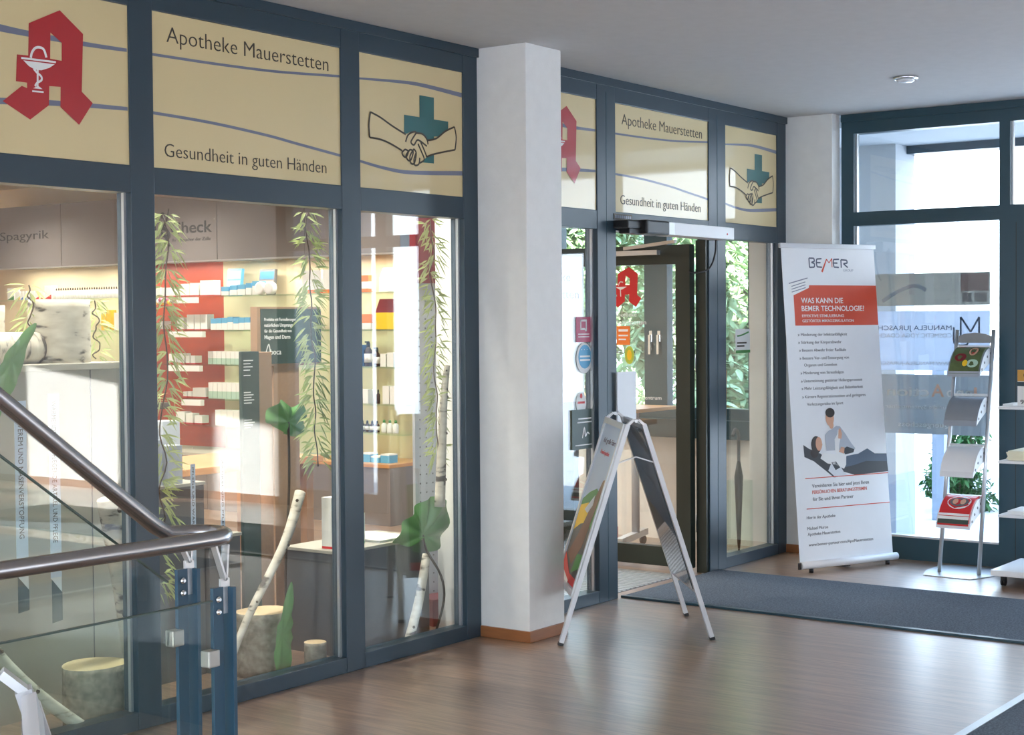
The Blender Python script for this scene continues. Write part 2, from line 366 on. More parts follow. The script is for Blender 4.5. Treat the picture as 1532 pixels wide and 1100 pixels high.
# hall: street wall beyond the windows, unseen far wall with openings shaped for a sun patch, wall behind the camera
struct(G().box(9.74, 9.9, -11.1, -4.8, 0, CE).build('wall_right', white_paint))
struct(G().box(9.725, 9.74, -11.0, -4.8, 0, 0.07).build('baseboard_right', base_wood))
g = G()
for x0, x1 in ((-4.0, 2.6), (5.6, 7.22), (7.57, 8.03), (8.65, 9.74)): g.box(x0, x1, -11.15, -11.0, 0, CE)
g.box(2.6, 5.6, -11.15, -11.0, 0, 0.9); g.box(2.6, 5.6, -11.15, -11.0, 2.2, CE)
g.polyxz([(8.03, 2.28), (8.65, 2.0), (8.65, CE), (8.03, CE)], -11.15, -11.0); g.polyxz([(7.22, 2.55), (7.57, 2.4), (7.57, CE), (7.22, CE)], -11.15, -11.0)  # slanted heads added to slope the top edge of the cast sun patch
struct(g.build('wall_far', white_paint))
g = G(); g.box(-4.15, -4.0, -11.0, -0.02, 0, 0.35); g.box(-4.15, -4.0, -11.0, -0.02, 2.65, CE)
for y in (-11.0, -7.5, -4.0, -0.32): g.box(-4.15, -4.0, y, y + 0.3, 0.35, 2.65)
struct(g.build('wall_behind', white_paint))

# ------------------------------------------------------------------ shop front: two runs of framed glass
ST, SB, TB, GB = 2.80, 2.189, 2.084, 0.07
def front(name, bars, x_end0, x_end1, door=None):
    """bars: the solid upright members as (x0, x1) pairs"""
    w = thing(name, None, None, kind='structure')
    g = G()
    for x0, x1 in bars: g.box(x0, x1, 0, 0.085, 0, CE - 0.03, bev=0.003)
    for (a, b), (c, d) in zip(bars, bars[1:]):
        g.box(b, c, 0.001, 0.084, ST, CE - 0.03, bev=0.003); g.box(b, c, 0.001, 0.084, TB, SB, bev=0.003)
        if not (door and b == door[0]): g.box(b, c, 0.001, 0.084, 0, GB, bev=0.003)
    g.box(x_end0, x_end1, -0.012, 0.09, CE - 0.045, CE - 0.001)
    for (a, b) in bars:                                  # seam where two posts meet
        if b - a > 0.17: g.box((a + b) / 2 - 0.003, (a + b) / 2 + 0.003, -0.0015, 0.01, 0, ST + 0.05, mi=1)
    g.build('frame', [frame_m, dark_frame], w)
    for (a, b), (c, d) in zip(bars, bars[1:]):
        if door and b == door[0]: continue
        G().box(b + 0.001, c - 0.001, 0.046, 0.052, GB, TB).build('glass_pane', glass, w)
        G().box(b, b + 0.012, 0.03, 0.045, GB, TB).build('glazing_bead', alu, w); G().box(c - 0.012, c, 0.03, 0.045, GB, TB).build('glazing_bead', alu, w)
        G().box(b + 0.001, c - 0.001, 0.046, 0.052, SB, ST).build('glass_pane', glass, w)
    return w
front('window_1', [(3.13, 3.25), (4.01, 4.127), (5.208, 5.333), (6.092, 6.206)], 3.13, 6.206)
front('window_2', [(6.511, 6.60), (7.293, 7.484), (8.558, 8.774), (9.492, 9.619)], 6.511, 9.619, door=(7.484, 8.558))

# ------------------------------------------------------------------ sign panels above the glass
LOGO_A = [(0.444, 0.542), (0.548, 0.47), (0.538, 0.255), (0.588, 0.218), (0.524, 0.131), (0.441, 0.188), (0.443, 0.262), (0.392, 0.259), (0.389, 0.189), (0.307, 0.129), (0.192, 0.183), (0.273, 0.246), (0.296, 0.24), (0.296, 0.26), (0.249, 0.26), (0.255, 0.356), (0.303, 0.358), (0.308, 0.475)]
LOGO_HOLE = [(0.401, 0.455), (0.452, 0.424), (0.45, 0.358), (0.398, 0.359)]
STROKES = [[(0.325, 0.267), (0.23, 0.297), (0.144, 0.329), (0.077, 0.346)], [(0.077, 0.346), (0.066, 0.289), (0.071, 0.23)], [(0.071, 0.23), (0.142, 0.228), (0.216, 0.214), (0.298, 0.189)], [(0.488, 0.253), (0.555, 0.269), (0.623, 0.309), (0.695, 0.337)], [(0.695, 0.337), (0.708, 0.287), (0.698, 0.226)], [(0.698, 0.226), (0.608, 0.208), (0.52, 0.188), (0.48, 0.174)], [(0.324, 0.232), (0.341, 0.264), (0.374, 0.282), (0.402, 0.283), (0.376, 0.253), (0.363, 0.233), (0.385, 0.223), (0.408, 0.247), (0.432, 0.245), (0.481, 0.225)], [(0.396, 0.28), (0.448, 0.28), (0.481, 0.258), (0.49, 0.234)], [(0.415, 0.231), (0.44, 0.196), (0.46, 0.16), (0.427, 0.141)], [(0.435, 0.241), (0.46, 0.206), (0.48, 0.174)], [(0.315, 0.194), (0.298, 0.18), (0.307, 0.165), (0.327, 0.162), (0.343, 0.188), (0.324, 0.196), (0.315, 0.194)], [(0.356, 0.199), (0.327, 0.17), (0.34, 0.148), (0.362, 0.152), (0.379, 0.191), (0.356, 0.199)], [(0.384, 0.204), (0.355, 0.168), (0.361, 0.136), (0.387, 0.138), (0.401, 0.185), (0.384, 0.204)], [(0.401, 0.189), (0.384, 0.154), (0.391, 0.128), (0.42, 0.136), (0.427, 0.166)]]
ARMFILL = [(0.077, 0.346), (0.144, 0.329), (0.23, 0.297), (0.325, 0.267), (0.357, 0.28), (0.409, 0.285), (0.461, 0.277), (0.488, 0.253), (0.555, 0.269), (0.623, 0.309), (0.695, 0.337), (0.708, 0.287), (0.698, 0.226), (0.608, 0.208), (0.52, 0.188), (0.48, 0.174), (0.433, 0.141), (0.387, 0.128), (0.342, 0.151), (0.298, 0.189), (0.216, 0.214), (0.142, 0.228), (0.071, 0.23), (0.066, 0.289)]
CROSS = [(0.431, 0.462), (0.539, 0.462), (0.538, 0.358), (0.648, 0.358), (0.647, 0.285), (0.537, 0.276), (0.535, 0.147), (0.427, 0.145), (0.428, 0.266), (0.316, 0.272), (0.317, 0.358), (0.43, 0.358)]
def panel(x0, x1, label):
    t = thing('sign_panel', label, 'sign', (x0, 0.008, 2.19), FACE_HALL, 'cream sign panels over the shop windows')
    G().box(0, x1 - x0, 0, ST - SB - 0.002, -0.02, 0).build('panel', cream, t)
    return t
def logo_panel(x0, x1, label):
    t = panel(x0, x1, label); k = (x1 - x0) / 0.76; S = lambda l: [((x - 0.76) * k + x1 - x0, y) for x, y in l]
    g = G(); g.ribbon(S([(0.002, 0.452), (0.181, 0.441), (0.307, 0.437), (0.548, 0.434), (0.755, 0.438)]), (0.03, 0.013), 0, 0.0012); g.build('wave_band', band_m, t); g = G()
    g.ribbon(S([(0.002, 0.17), (0.176, 0.182), (0.389, 0.198), (0.586, 0.208), (0.755, 0.214)]), (0.026, 0.014), 0, 0.0012); g.build('wave_band', band_m, t)
    e = G().poly(S(LOGO_A), 0.0014, 0.0024, hole=S(LOGO_HOLE)).build('letter_emblem', red_m, t)
    g = G(); g.poly(S([(0.272, 0.349), (0.423, 0.353), (0.422, 0.346), (0.272, 0.342)]), 0.0026, 0.0032)
    g.poly(S([(0.281, 0.338), (0.305, 0.32), (0.331, 0.311), (0.358, 0.312), (0.393, 0.325), (0.417, 0.341)]), 0.0026, 0.0032)
    g.poly(S([(0.322, 0.243), (0.338, 0.252), (0.346, 0.253), (0.361, 0.244)]), 0.0026, 0.0032); g.poly(S([(0.317, 0.235), (0.366, 0.237), (0.366, 0.231), (0.317, 0.229)]), 0.0026, 0.0032)
    g.poly(S([(0.337, 0.251), (0.344, 0.251), (0.346, 0.313), (0.338, 0.313)]), 0.0026, 0.0032)
    g.ribbon(S([(0.313, 0.351), (0.318, 0.37), (0.333, 0.389), (0.354, 0.394), (0.371, 0.387), (0.381, 0.361)]), 0.009, 0.0026, 0.0034)
    g.ribbon(S([(0.324, 0.314), (0.337, 0.302), (0.356, 0.29), (0.357, 0.276), (0.338, 0.264), (0.329, 0.251)]), 0.008, 0.0034, 0.0038)
    g.build('chalice', paper, e)
def name_panel(x0, x1, label):
    t = panel(x0, x1, label); k = (x1 - x0) / 1.081; S = lambda l: [(x * k, y) for x, y in l]
    g = G(); g.ribbon(S([(0.002, 0.439), (0.33, 0.444), (0.624, 0.453), (0.809, 0.464), (1.079, 0.484)]), 0.011, 0, 0.0012); g.build('wave_band', band_m, t); g = G()
    g.ribbon(S([(0.002, 0.212), (0.303, 0.203), (0.619, 0.181), (0.804, 0.161), (1.079, 0.132)]), 0.012, 0, 0.0012); g.build('wave_band', band_m, t)
    text('lettering', [('Apotheke Mauerstetten', 0.078 * k, 0.497, 0.93 * k, 0.066, -0.011), ('Gesundheit in guten Händen', 0.06 * k, 0.046, 0.928 * k, 0.056, -0.011)], ink, t, z=0.001)
def hands_panel(x0, x1, label):
    t = panel(x0, x1, label); k = (x1 - x0) / 0.759; S = lambda l: [(x * k, y) for x, y in l]
    g = G(); g.ribbon(S([(0.002, 0.49), (0.246, 0.506), (0.439, 0.512), (0.757, 0.498)]), (0.009, 0.022), 0, 0.0012); g.build('wave_band', band_m, t); g = G()
    g.ribbon(S([(0.002, 0.118), (0.177, 0.098), (0.367, 0.092), (0.757, 0.116)]), (0.011, 0.022), 0, 0.0012); g.build('wave_band', band_m, t)
    G().poly(S(CROSS), 0.0013, 0.002).build('cross', teal_m, t)
    h = G().poly(S(ARMFILL), 0.0021, 0.0027).build('clasped_hands', cream, t)
    g = G()
    for s in STROKES: g.ribbon(S(s), 0.0085, 0.0028, 0.0034)
    g.build('outline', ink, h)
logo_panel(3.25, 4.01, 'cream sign panel showing the whole red letter emblem with white chalice')
name_panel(4.127, 5.208, 'wide cream sign panel with two lines of lettering left of the white pillar')
hands_panel(5.333, 6.092, 'cream sign panel with clasped hands on a teal cross, directly left of the white pillar')
logo_panel(6.60, 7.293, 'cream sign panel with red letter emblem half hidden behind the white pillar')
name_panel(7.484, 8.558, 'cream sign panel with lettering above the automatic shop door')
hands_panel(8.774, 9.492, 'cream clasped-hands sign panel with teal cross, right of the automatic door')

# ------------------------------------------------------------------ automatic door: operator, leaf
t = thing('door_operator', 'slim white automatic door operator with black sensor on the bar above the shop door', 'door operator', (7.45, -0.001, 2.065))
G().box(0.38, 1.19, -0.13, 0, 0.004, 0.078, bev=0.004).build('housing', white_m, t)
g = G(); g.box(0.40, 0.46, -0.132, -0.128, 0.006, 0.076); g.build('seam_plate', alu_light, t)
g = G(); g.box(0.15, 0.40, -0.135, 0, 0.0, 0.082, bev=0.012); g.box(0.0, 0.16, -0.10, 0, 0.028, 0.075, bev=0.01); g.box(0.03, 0.15, -0.09, -0.02, 0.0, 0.03, bev=0.005); g.build('sensor_head', black_m, t)
G().disc(1.10, 0.035, 0.006, 0.006, 0.13, 0.132).build('indicator_light', red_c, t, rot=(PI / 2, 0, 0))
G().tube(smooth2([(1.12, -0.04, 0.004), (1.11, -0.04, -0.08), (1.05, -0.035, -0.17), (0.95, -0.01, -0.20), (0.88, 0.02, -0.195)]), 0.006).build('cable', black_m, t)
t = thing('name_plate', 'small dark maker plate on the bar left of the door sensor', 'plate', (7.46, 0.0, 2.145), FACE_HALL)
G().box(0, 0.19, 0, 0.034, 0, 0.004).build('plate', ink, t)
g = G()
for i in range(8): g.box(0.01 + i * 0.022, 0.025 + i * 0.022, 0.009, 0.025, 0.004, 0.0046)
g.build('worn_lettering', band_m, t)
d1 = thing('door_1', None, None, kind='structure')
g = G(); X0, X1 = 8.47, 8.53
g.box(X0, X1, 0.09, 0.19, 0.03, 2.045); g.box(X0, X1, 0.96, 1.06, 0.03, 2.045); g.box(X0, X1, 0.19, 0.96, 1.925, 2.045); g.box(X0, X1, 0.19, 0.96, 0.03, 0.15)
lf = g.build('door_leaf', door_m, d1)
G().box(8.497, 8.503, 0.19, 0.96, 0.15, 1.925).build('glass_pane', glass, d1)
g = G(); g.box(8.43, 8.47, 0.30, 0.70, 1.985, 2.015); g.beam((8.45, 0.55, 2.03), (8.30, 0.09, 2.055), 0.02, 0.02); g.build('door_closer', alu, d1)
g = G(); g.cyl((8.55, 0.085, 0.25), (8.55, 0.085, 0.36), 0.012); g.cyl((8.55, 0.085, 1.25), (8.55, 0.085, 1.36), 0.012); g.build('hinge', alu, d1)
g = G(); g.box(8.53, 8.555, 0.01, 0.08, 0, 2.07); g.build('door_jamb', door_m, d1)
q = thing('door_sticker', 'red letter emblem sticker on the open glass door leaf', 'sticker', (8.4965, 0.70, 1.66), FACE_LEFT)
S = lambda l: [((x - 0.192) * 0.62, (y - 0.129) * 0.62) for x, y in l]
G().poly(S(LOGO_A), 0, 0.001, hole=S(LOGO_HOLE)).build('emblem', red_c, q)
g = G(); g.poly(S([(0.281, 0.338), (0.331, 0.311), (0.358, 0.312), (0.417, 0.341)]), 0.0012, 0.0018); g.ribbon(S([(0.338, 0.313), (0.342, 0.24)]), 0.006, 0.0012, 0.0018); g.ribbon(S([(0.313, 0.351), (0.333, 0.389), (0.371, 0.387)]), 0.006, 0.0012, 0.0018); g.build('chalice', paper, q)
q = thing('door_lettering', 'white lettering stuck on the open glass door leaf below the red emblem', 'lettering', (8.4965, 0.66, 1.0), FACE_LEFT)
text('lettering', [('Apotheke', 0.0, 0.60, 0.17, 0.03, 0), ('Mauerstetten', 0.0, 0.55, 0.24, 0.03, 0), ('Zentrum', 0.20, 0.075, 0.15, 0.026, 0)], paper, q)
q = thing('door_sticker', 'orange notice sticker on the open door leaf under the red emblem', 'sticker', (8.4965, 0.64, 1.42), FACE_LEFT)
G().box(0, 0.10, 0, 0.12, 0, 0.001).build('sheet', orange_m, q)
g = G(); g.box(0.015, 0.085, 0.085, 0.10, 0.001, 0.0016); g.box(0.015, 0.085, 0.055, 0.065, 0.001, 0.0016); g.box(0.015, 0.07, 0.03, 0.04, 0.001, 0.0016); g.build('text_bars', paper, q)
q = thing('door_sticker', 'oval yellow green sticker low on the open door leaf', 'sticker', (8.4965, 0.545, 1.355), FACE_LEFT)
G().disc(0, 0, 0.034, 0.058, 0, 0.001).build('oval', M('lime_print', srgb(176, 190, 70), 0.5), q); G().disc(0, 0, 0.018, 0.034, 0.001, 0.0018).build('inner_oval', yellow_m, q)
tag(G().box(7.455, 7.655, -0.022, -0.012, 0.93, 1.285, bev=0.002).build('white_sheet', film_w), 'plain white upright sheet on the door post above the pavement sign', 'sheet')
# ------------------------------------------------------------------ stickers and posters in the panes beside the door
q = thing('sticker', 'pink square sticker with white frame symbol in the pane left of the door', 'sticker', (7.139, 0.044, 1.458), FACE_HALL, 'stickers beside the door')
G().box(0, 0.148, 0, 0.14, 0, 0.001).build('sheet', pink_m, q)
g = G(); [g.ribbon([a, b], 0.011, 0.0012, 0.0016) for a, b in (((0.045, 0.07), (0.045, 0.125)), ((0.04, 0.12), (0.105, 0.12)), ((0.10, 0.125), (0.10, 0.062)), ((0.04, 0.073), (0.085, 0.073)), ((0.085, 0.073), (0.10, 0.062)))]
g.box(0.02, 0.13, 0.042, 0.048, 0.0012, 0.0016); g.box(0.02, 0.13, 0.027, 0.033, 0.0012, 0.0016); g.build('symbol', paper, q)
q = thing('sticker', 'round white sticker with blue-green centre below the pink one left of the door', 'sticker', (7.138, 0.044, 1.29), FACE_HALL, 'stickers beside the door')
G().disc(0.08, 0.08, 0.08, 0.085, 0, 0.001).build('disc', paper, q)
g = G(); g.disc(0.085, 0.088, 0.064, 0.066, 0.001, 0.0018); g.build('coloured_centre', blue_l, q)
text('lettering', [('· · ·', 0.05, 0.11, 0.06, None, 0)], paper, q, z=0.0022)
g = G(); g.box(0.035, 0.135, 0.085, 0.095, 0.002, 0.0026); g.box(0.035, 0.135, 0.065, 0.075, 0.002, 0.0026); g.build('text_bars', paper, q)
q = thing('sticker', 'small round white sticker with red line above the dark green poster left of the door', 'sticker', (7.134, 0.044, 1.062), FACE_HALL, 'stickers beside the door')
G().disc(0.05, 0.06, 0.05, 0.06, 0, 0.001).build('disc', paper, q)
g = G(); g.box(0.015, 0.085, 0.058, 0.07, 0.001, 0.0018); g.disc(0.05, 0.10, 0.012, 0.014, 0.001, 0.0018); g.build('red_print', red_c, q)
q = thing('window_sheet', 'small dark green poster with white writing in the pane left of the door', 'poster', (7.088, 0.042, 0.868), FACE_HALL)
G().box(0, 0.26, 0, 0.22, 0, 0.003).build('sheet', dgreen_b, q)
g = G(); g.box(0.06, 0.19, 0.165, 0.172, 0.003, 0.0036); g.box(0.05, 0.21, 0.145, 0.152, 0.003, 0.0036); g.box(0.03, 0.23, 0.02, 0.026, 0.003, 0.0036)
g.ribbon([(0.10, 0.06), (0.12, 0.12), (0.13, 0.07), (0.15, 0.09), (0.17, 0.08)], 0.008, 0.003, 0.0036); g.build('white_print', paper, q)
q = thing('window_sheet', 'white sheet standing in for a bright lettered reflection, pane left of the door', 'poster', (6.66, 0.09, 1.13), FACE_HALL)
G().box(0, 0.62, 0, 0.80, 0, 0.003).build('sheet', paper, q)  # opaque white sheet painted in place of a bright reflection on the glass
text('lettering', [('Apotheke', 0.08, 0.665, 0.41, 0.05, -0.004), ('Mauerstetten', 0.02, 0.57, 0.55, 0.05, -0.002)], ink, q, z=0.004)
g = G(); g.poly([(0.27, 0.36), (0.33, 0.36), (0.33, 0.39), (0.27, 0.39)], 0.003, 0.004); g.build('red_corner', red_c, q)
q = thing('sticker', 'white and green notice in the pane right of the door', 'sticker', (8.98, 0.044, 1.36), FACE_HALL, 'stickers beside the door')
G().box(0, 0.20, 0, 0.155, 0, 0.001).build('sheet', paper, q)
g = G(); g.box(0.0, 0.20, 0.0, 0.018, 0.001, 0.0016); g.ribbon([(0.02, 0.11), (0.08, 0.115), (0.18, 0.135)], 0.01, 0.001, 0.0016); g.build('green_print', green_c, q)
g = G(); g.box(0.02, 0.15, 0.06, 0.07, 0.001, 0.0016); g.box(0.02, 0.12, 0.04, 0.05, 0.001, 0.0016); g.build('dark_print', ink, q)

# ------------------------------------------------------------------ street window wall
WX = 9.74
w = thing('window_3', None, None, kind='structure')
g = G()
def ym(a, b, z0, z1, x0=WX, x1=WX + 0.09, mi=0): g.box(x0, x1, a, b, z0, z1, mi)
ym(-0.347, -0.434, 0, CE - 0.03); ym(-1.4075, -1.475, 2.19, CE - 0.03); ym(-1.4075, -1.62, 0, 2.19)
for a, b in ((-2.5, -2.62), (-3.55, -3.67), (-4.68, -4.8)): ym(a, b, 0, CE - 0.03)
for a, b in ((-0.434, -1.4075), (-1.475, -2.5), (-2.62, -3.55), (-3.67, -4.68)):
    lo = -1.62 if a == -1.475 else a
    ym(a, b, 2.80, CE - 0.03); ym(a, b, 2.19, 2.281); ym(lo, b, 0, 0.15)
ym(-1.62, -2.5, 2.08, 2.19)
g.box(WX - 0.012, WX + 0.1, -0.347, -4.8, CE - 0.05, CE - 0.001)
g.build('frame', dark_frame, w)
g = G(); g.box(WX - 0.002, WX + 0.0, -1.512, -1.516, 0, 2.17); g.build('seam', black_m, w)
for a, b in ((-0.434, -1.4075), (-1.475, -2.5), (-2.62, -3.55), (-3.67, -4.68)):
    G().box(WX + 0.05, WX + 0.056, a, b, 2.281, 2.80).build('glass_pane', glass, w)
    G().box(WX + 0.05, WX + 0.056, a if a != -1.475 else -1.62, b, 0.15, 2.19).build('glass_pane', glass, w)
g = G()
for a, b in ((-0.434, -0.446), (-1.475, -1.487)): g.box(WX + 0.03, WX + 0.049, a, b, 0.15, 2.80)
g.box(WX - 0.002, WX + 0.049, -0.434, -1.4075, 0.145, 0.158); g.build('glazing_bead', alu, w)
# street side window of the shop with double casement
w = thing('window_4', None, None, kind='structure'); g = G(); 
for a, b in ((0.29, 0.35), (1.0, 1.19), (1.92, 2.06), (2.95, 3.05)): g.box(9.74, 9.82, a, b, 0.87, 2.5)
for a, b in ((0.35, 1.0), (1.19, 1.92), (2.06, 2.95)): g.box(9.74, 9.82, a, b, 2.4, 2.5); g.box(9.74, 9.82, a, b, 0.87, 0.95)
g.build('frame', dark_frame, w)
for a, b in ((0.35, 1.0), (1.19, 1.92), (2.06, 2.95)): G().box(9.775, 9.781, a, b, 0.95, 2.4).build('glass_pane', glass, w)
for y in (1.06, 1.13):
    h = G(); h.box(9.725, 9.74, y - 0.012, y + 0.012, 1.42, 1.50); h.box(9.705, 9.725, y - 0.009, y + 0.009, 1.33, 1.47); h.build('handle', chrome, w)
# window films on the street glass, read from outside
def film(label, z0, z1, m, y0=-1.33, y1=-0.45):
    t = thing('window_film', label, 'window film', (WX + 0.0575, y0, z0), FACE_OUT, 'printed films on the street window')
    G().box(0, y1 - y0, 0, z1 - z0, 0, 0.001).build('film', m, t)
    return t
t = film('greyish picture film, topmost of the three on the street window behind the rolled banner', 1.658, 1.868, film_pic)
g = G(); g.box(0.01, 0.19, 0.09, 0.20, -0.0008, 0.0018, 1); g.box(0.02, 0.10, 0.02, 0.08, -0.0008, 0.0018, 2); g.box(0.12, 0.18, 0.02, 0.08, -0.0008, 0.0018, 2)
g.ribbon([(0.42, 0.10), (0.50, 0.13), (0.62, 0.09), (0.72, 0.03)], 0.025, -0.0008, 0.0018, 0); g.build('picture', [film_pale, film_mat('picture_rose', (0.5, 0.4, 0.4), 0.9), film_mat('picture_grey', (0.4, 0.4, 0.42), 0.9)], t)
t = film('pale film with slate lettering and large initials on the street window, middle one of three', 1.236, 1.622, film_pale)
text('lettering', [('MANUELA JURASCH', 0.25, 0.262, 0.50, 0.032, 0)], film_blue, t, z=0.0004, extrude=0.001)
text('small_lettering', [('COSMETIC YOGA COACH', 0.25, 0.214, 0.50, 0.028, -0.005), ('WWW.MANUELA-JURASCH', 0.22, 0.035, 0.53, 0.024, -0.005)], shade_p, t, z=0.0004, extrude=0.001)
g = G(); g.ribbon([(0.07, 0.19), (0.0705, 0.345)], 0.012, -0.001, 0.002); g.ribbon([(0.07, 0.345), (0.125, 0.25)], 0.012, -0.001, 0.002); g.ribbon([(0.125, 0.25), (0.19, 0.345)], 0.012, -0.001, 0.002)
g.ribbon([(0.19, 0.345), (0.1905, 0.20)], 0.012, -0.001, 0.002); g.ribbon([(0.235, 0.28), (0.235, 0.19), (0.215, 0.165), (0.16, 0.165), (0.14, 0.18)], 0.012, -0.001, 0.002); g.build('initials', film_blue, t)
t = film('grey film with large white lettering on the street window, lowest of the three', 0.822, 1.209, film_grey)
text('lettering', [('nno', 0.115, 0.245, 0.17, 0.068, 0.012), ('ction', 0.40, 0.245, 0.29, 0.068, 0.012), ('r für die Systemtrainer', 0.24, 0.165, 0.46, 0.026, 0), ('Quergeschoss', 0.25, 0.045, 0.36, 0.036, 0.006)], sheet_g, t, z=0.0004, extrude=0.001)
text('orange_letters', [('I', 0.085, 0.245, 0.018, 0.068, 0.012), ('A', 0.30, 0.245, 0.085, 0.085, 0.012)], M('pale_salmon', srgb(222, 178, 160), 0.5), t, z=0.0004, extrude=0.001)

# ------------------------------------------------------------------ ceiling lights
def ceil_light(x, y, label, power, col, m, r=0.055):
    t = thing('ceiling_light', label, 'ceiling light', (x, y, CE), group='recessed ceiling lights')
    G().lathe([(r, -0.001), (r, -0.010), (r * 0.8, -0.016), (r * 0.78, -0.001)]).build('ring', chrome, t)
    G().lathe([(r * 0.7, -0.001), (r * 0.7, -0.024), (r * 0.5, -0.030), (0.004, -0.032)]).build('lens', m, t)
    if power:
        l = D.lights.new('shop_lamp', 'SPOT'); l.energy = power; l.color = col; l.spot_size = 2.6; l.spot_blend = 0.8; l.shadow_soft_size = 0.06
        o = D.objects.new('shop_lamp', l); COL.objects.link(o); o.location = (x, y, CE - 0.06)
ceil_light(8.439, -1.321, 'round chrome recessed light in the white hall ceiling', 0, None, lens_m, 0.07)
k = 0
for x in (3.4, 5.2, 7.0, 8.5):
    for y in (1.4, 3.4, 5.4, 7.4):
        ceil_light(x, y, 'glowing shop ceiling light, ' + ORD[k % 4 + 1] + ' back from glass, ' + ORD[k // 4 + 1] + ' line from left', 60, (1.0, 0.93, 0.82), glow); k += 1

for k, x in enumerate((3.65, 4.35, 5.0, 5.75)):  # extra ceiling lamps added to brighten the lower window display
    ceil_light(x, 0.32, 'added fill light over the window display, ' + ORD[k + 1] + ' from left', 38, (1.0, 0.95, 0.86), glow)
# ------------------------------------------------------------------ floor mats
g = G(); g.poly([(7.545, 0.0), (7.545, -6.5), (8.66, -6.5), (8.66, 0.0)], 0.0005, 0.009)
t = thing('floor_mat', 'long slate grey floor mat crossing from the shop door', 'floor mat'); g.build('carpet', carpet, t)
g = G(); g.box(7.515, 7.548, -6.5, 0.0, 0.0005, 0.012); g.build('edge_strip', dark_frame, t)
t = thing('floor_mat', 'slate grey floor mat in the bottom right corner of the photo', 'floor mat')
G().box(4.2, 7.2, -6.4, -2.66, 0.0005, 0.009).build('carpet', carpet, t)
g = G(); g.box(4.2, 7.2, -2.662, -2.625, 0.0005, 0.012); g.build('edge_strip', alu, t)
t = thing('entrance_grating', 'ribbed metal foot grating inside the open shop door', 'floor grating')
g = G()
for i in range(22): g.box(7.30 + i * 0.05, 7.325 + i * 0.05, 0.10, 0.95, 0.0005, 0.006)
g.build('bars', alu, t); G().box(7.28, 8.40, 0.09, 0.96, 0.0002, 0.002).build('tray', dgrey, t)

# ------------------------------------------------------------------ pavement sign (A-frame) by the pillar
def a_frame(label, E, hd, sp, ht, width, foot, poster):
    """E: middle between the near feet, hd: unit ground direction of the hinge, sp: unit ground direction of panel two's legs"""
    t = thing('pavement_sign', label, 'pavement sign', (E[0], E[1], 0)); hd = Vector(hd + (0,)).normalized(); sp = Vector(sp + (0,)).normalized()
    for side in (-1, 1):
        top = lambda a: hd * a + Vector((0, 0, ht)) + sp * (0.035 * side); bot = lambda a: hd * a + sp * (foot * side)
        P = lambda a, k: bot(a) + (top(a) - bot(a)) * k
        nrm = hd.cross(P(0, 1) - P(0, 0)).normalized() * (1 if hd.cross(P(0, 1) - P(0, 0)).dot(sp * side) > 0 else -1)
        for a in (0.0, width):
            lg = G().beam(P(a, 0.012), P(a, 0.985), 0.034, 0.022, nrm).build('leg', alu_light, t)
            G().beam(P(a, 0.0), P(a, 0.014), 0.036, 0.024, nrm).build('foot', black_m, lg)
        k0, k1 = 0.22, 0.97
        fr = G(); off = nrm * 0.006
        fr.beam(P(0.03, k0) + off, P(width - 0.03, k0) + off, 0.03, 0.02, nrm); fr.beam(P(0.03, k1) + off, P(width - 0.03, k1) + off, 0.03, 0.02, nrm)
        fr.beam(P(0.035, k0) + off, P(0.035, k1) + off, 0.03, 0.022, nrm); fr.beam(P(width - 0.035, k0) + off, P(width - 0.035, k1) + off, 0.03, 0.022, nrm)
        fo = fr.build('poster_frame', alu_light, t)
        ud = hd; vd = (P(0, k1) - P(0, k0)); H = vd.length; vd = vd.normalized()
        W = width - 0.09
        out_u = ud if ud.cross(vd).dot(nrm) > 0 else -ud
        org = P(0.045 if out_u == ud else width - 0.045, k0)
        m4 = Matrix((out_u, vd, nrm)).transposed().to_4x4(); m4.translation = org
        bo = G().box(0, W, 0.01, H - 0.01, -0.012, 0.006).build('board', backpan, t); bo.matrix_local = m4
        if poster and side == -1: poster(t, m4, W, H)
        else:
            s_ = G().box(0.005, W - 0.005, 0.012, H - 0.012, 0.0065, 0.0075).build('poster', sky_p if poster else backpan, t); s_.matrix_local = m4
    g = G()
    for a in (0.0, width):
        if a: g.build('hinge', alu, t); g = G()
        h_ = hd * a + Vector((0, 0, ht - 0.004)); g.beam(h_ - sp * 0.05 - Vector((0, 0, 0.022)), h_ - sp * 0.012 + Vector((0, 0, 0.012)), 0.03, 0.012); g.beam(h_ + sp * 0.012 + Vector((0, 0, 0.012)), h_ + sp * 0.05 - Vector((0, 0, 0.022)), 0.03, 0.012); g.cyl(h_ - hd * 0.018 + Vector((0, 0, 0.006)), h_ + hd * 0.018 + Vector((0, 0, 0.006)), 0.009)
    g.build('hinge', alu, t)
    g = G()
    for s_ in ((-1, 1) if poster else ()): g.beam(hd * 0 - sp * (s_ * (0.035 + (foot - 0.035) * 0.19)) + Vector((0, 0, ht * 0.81)), hd * 0 + Vector((0, 0, ht * 0.84)), 0.012, 0.006)
    if poster: g.build('spreader', alu, t)
    return t
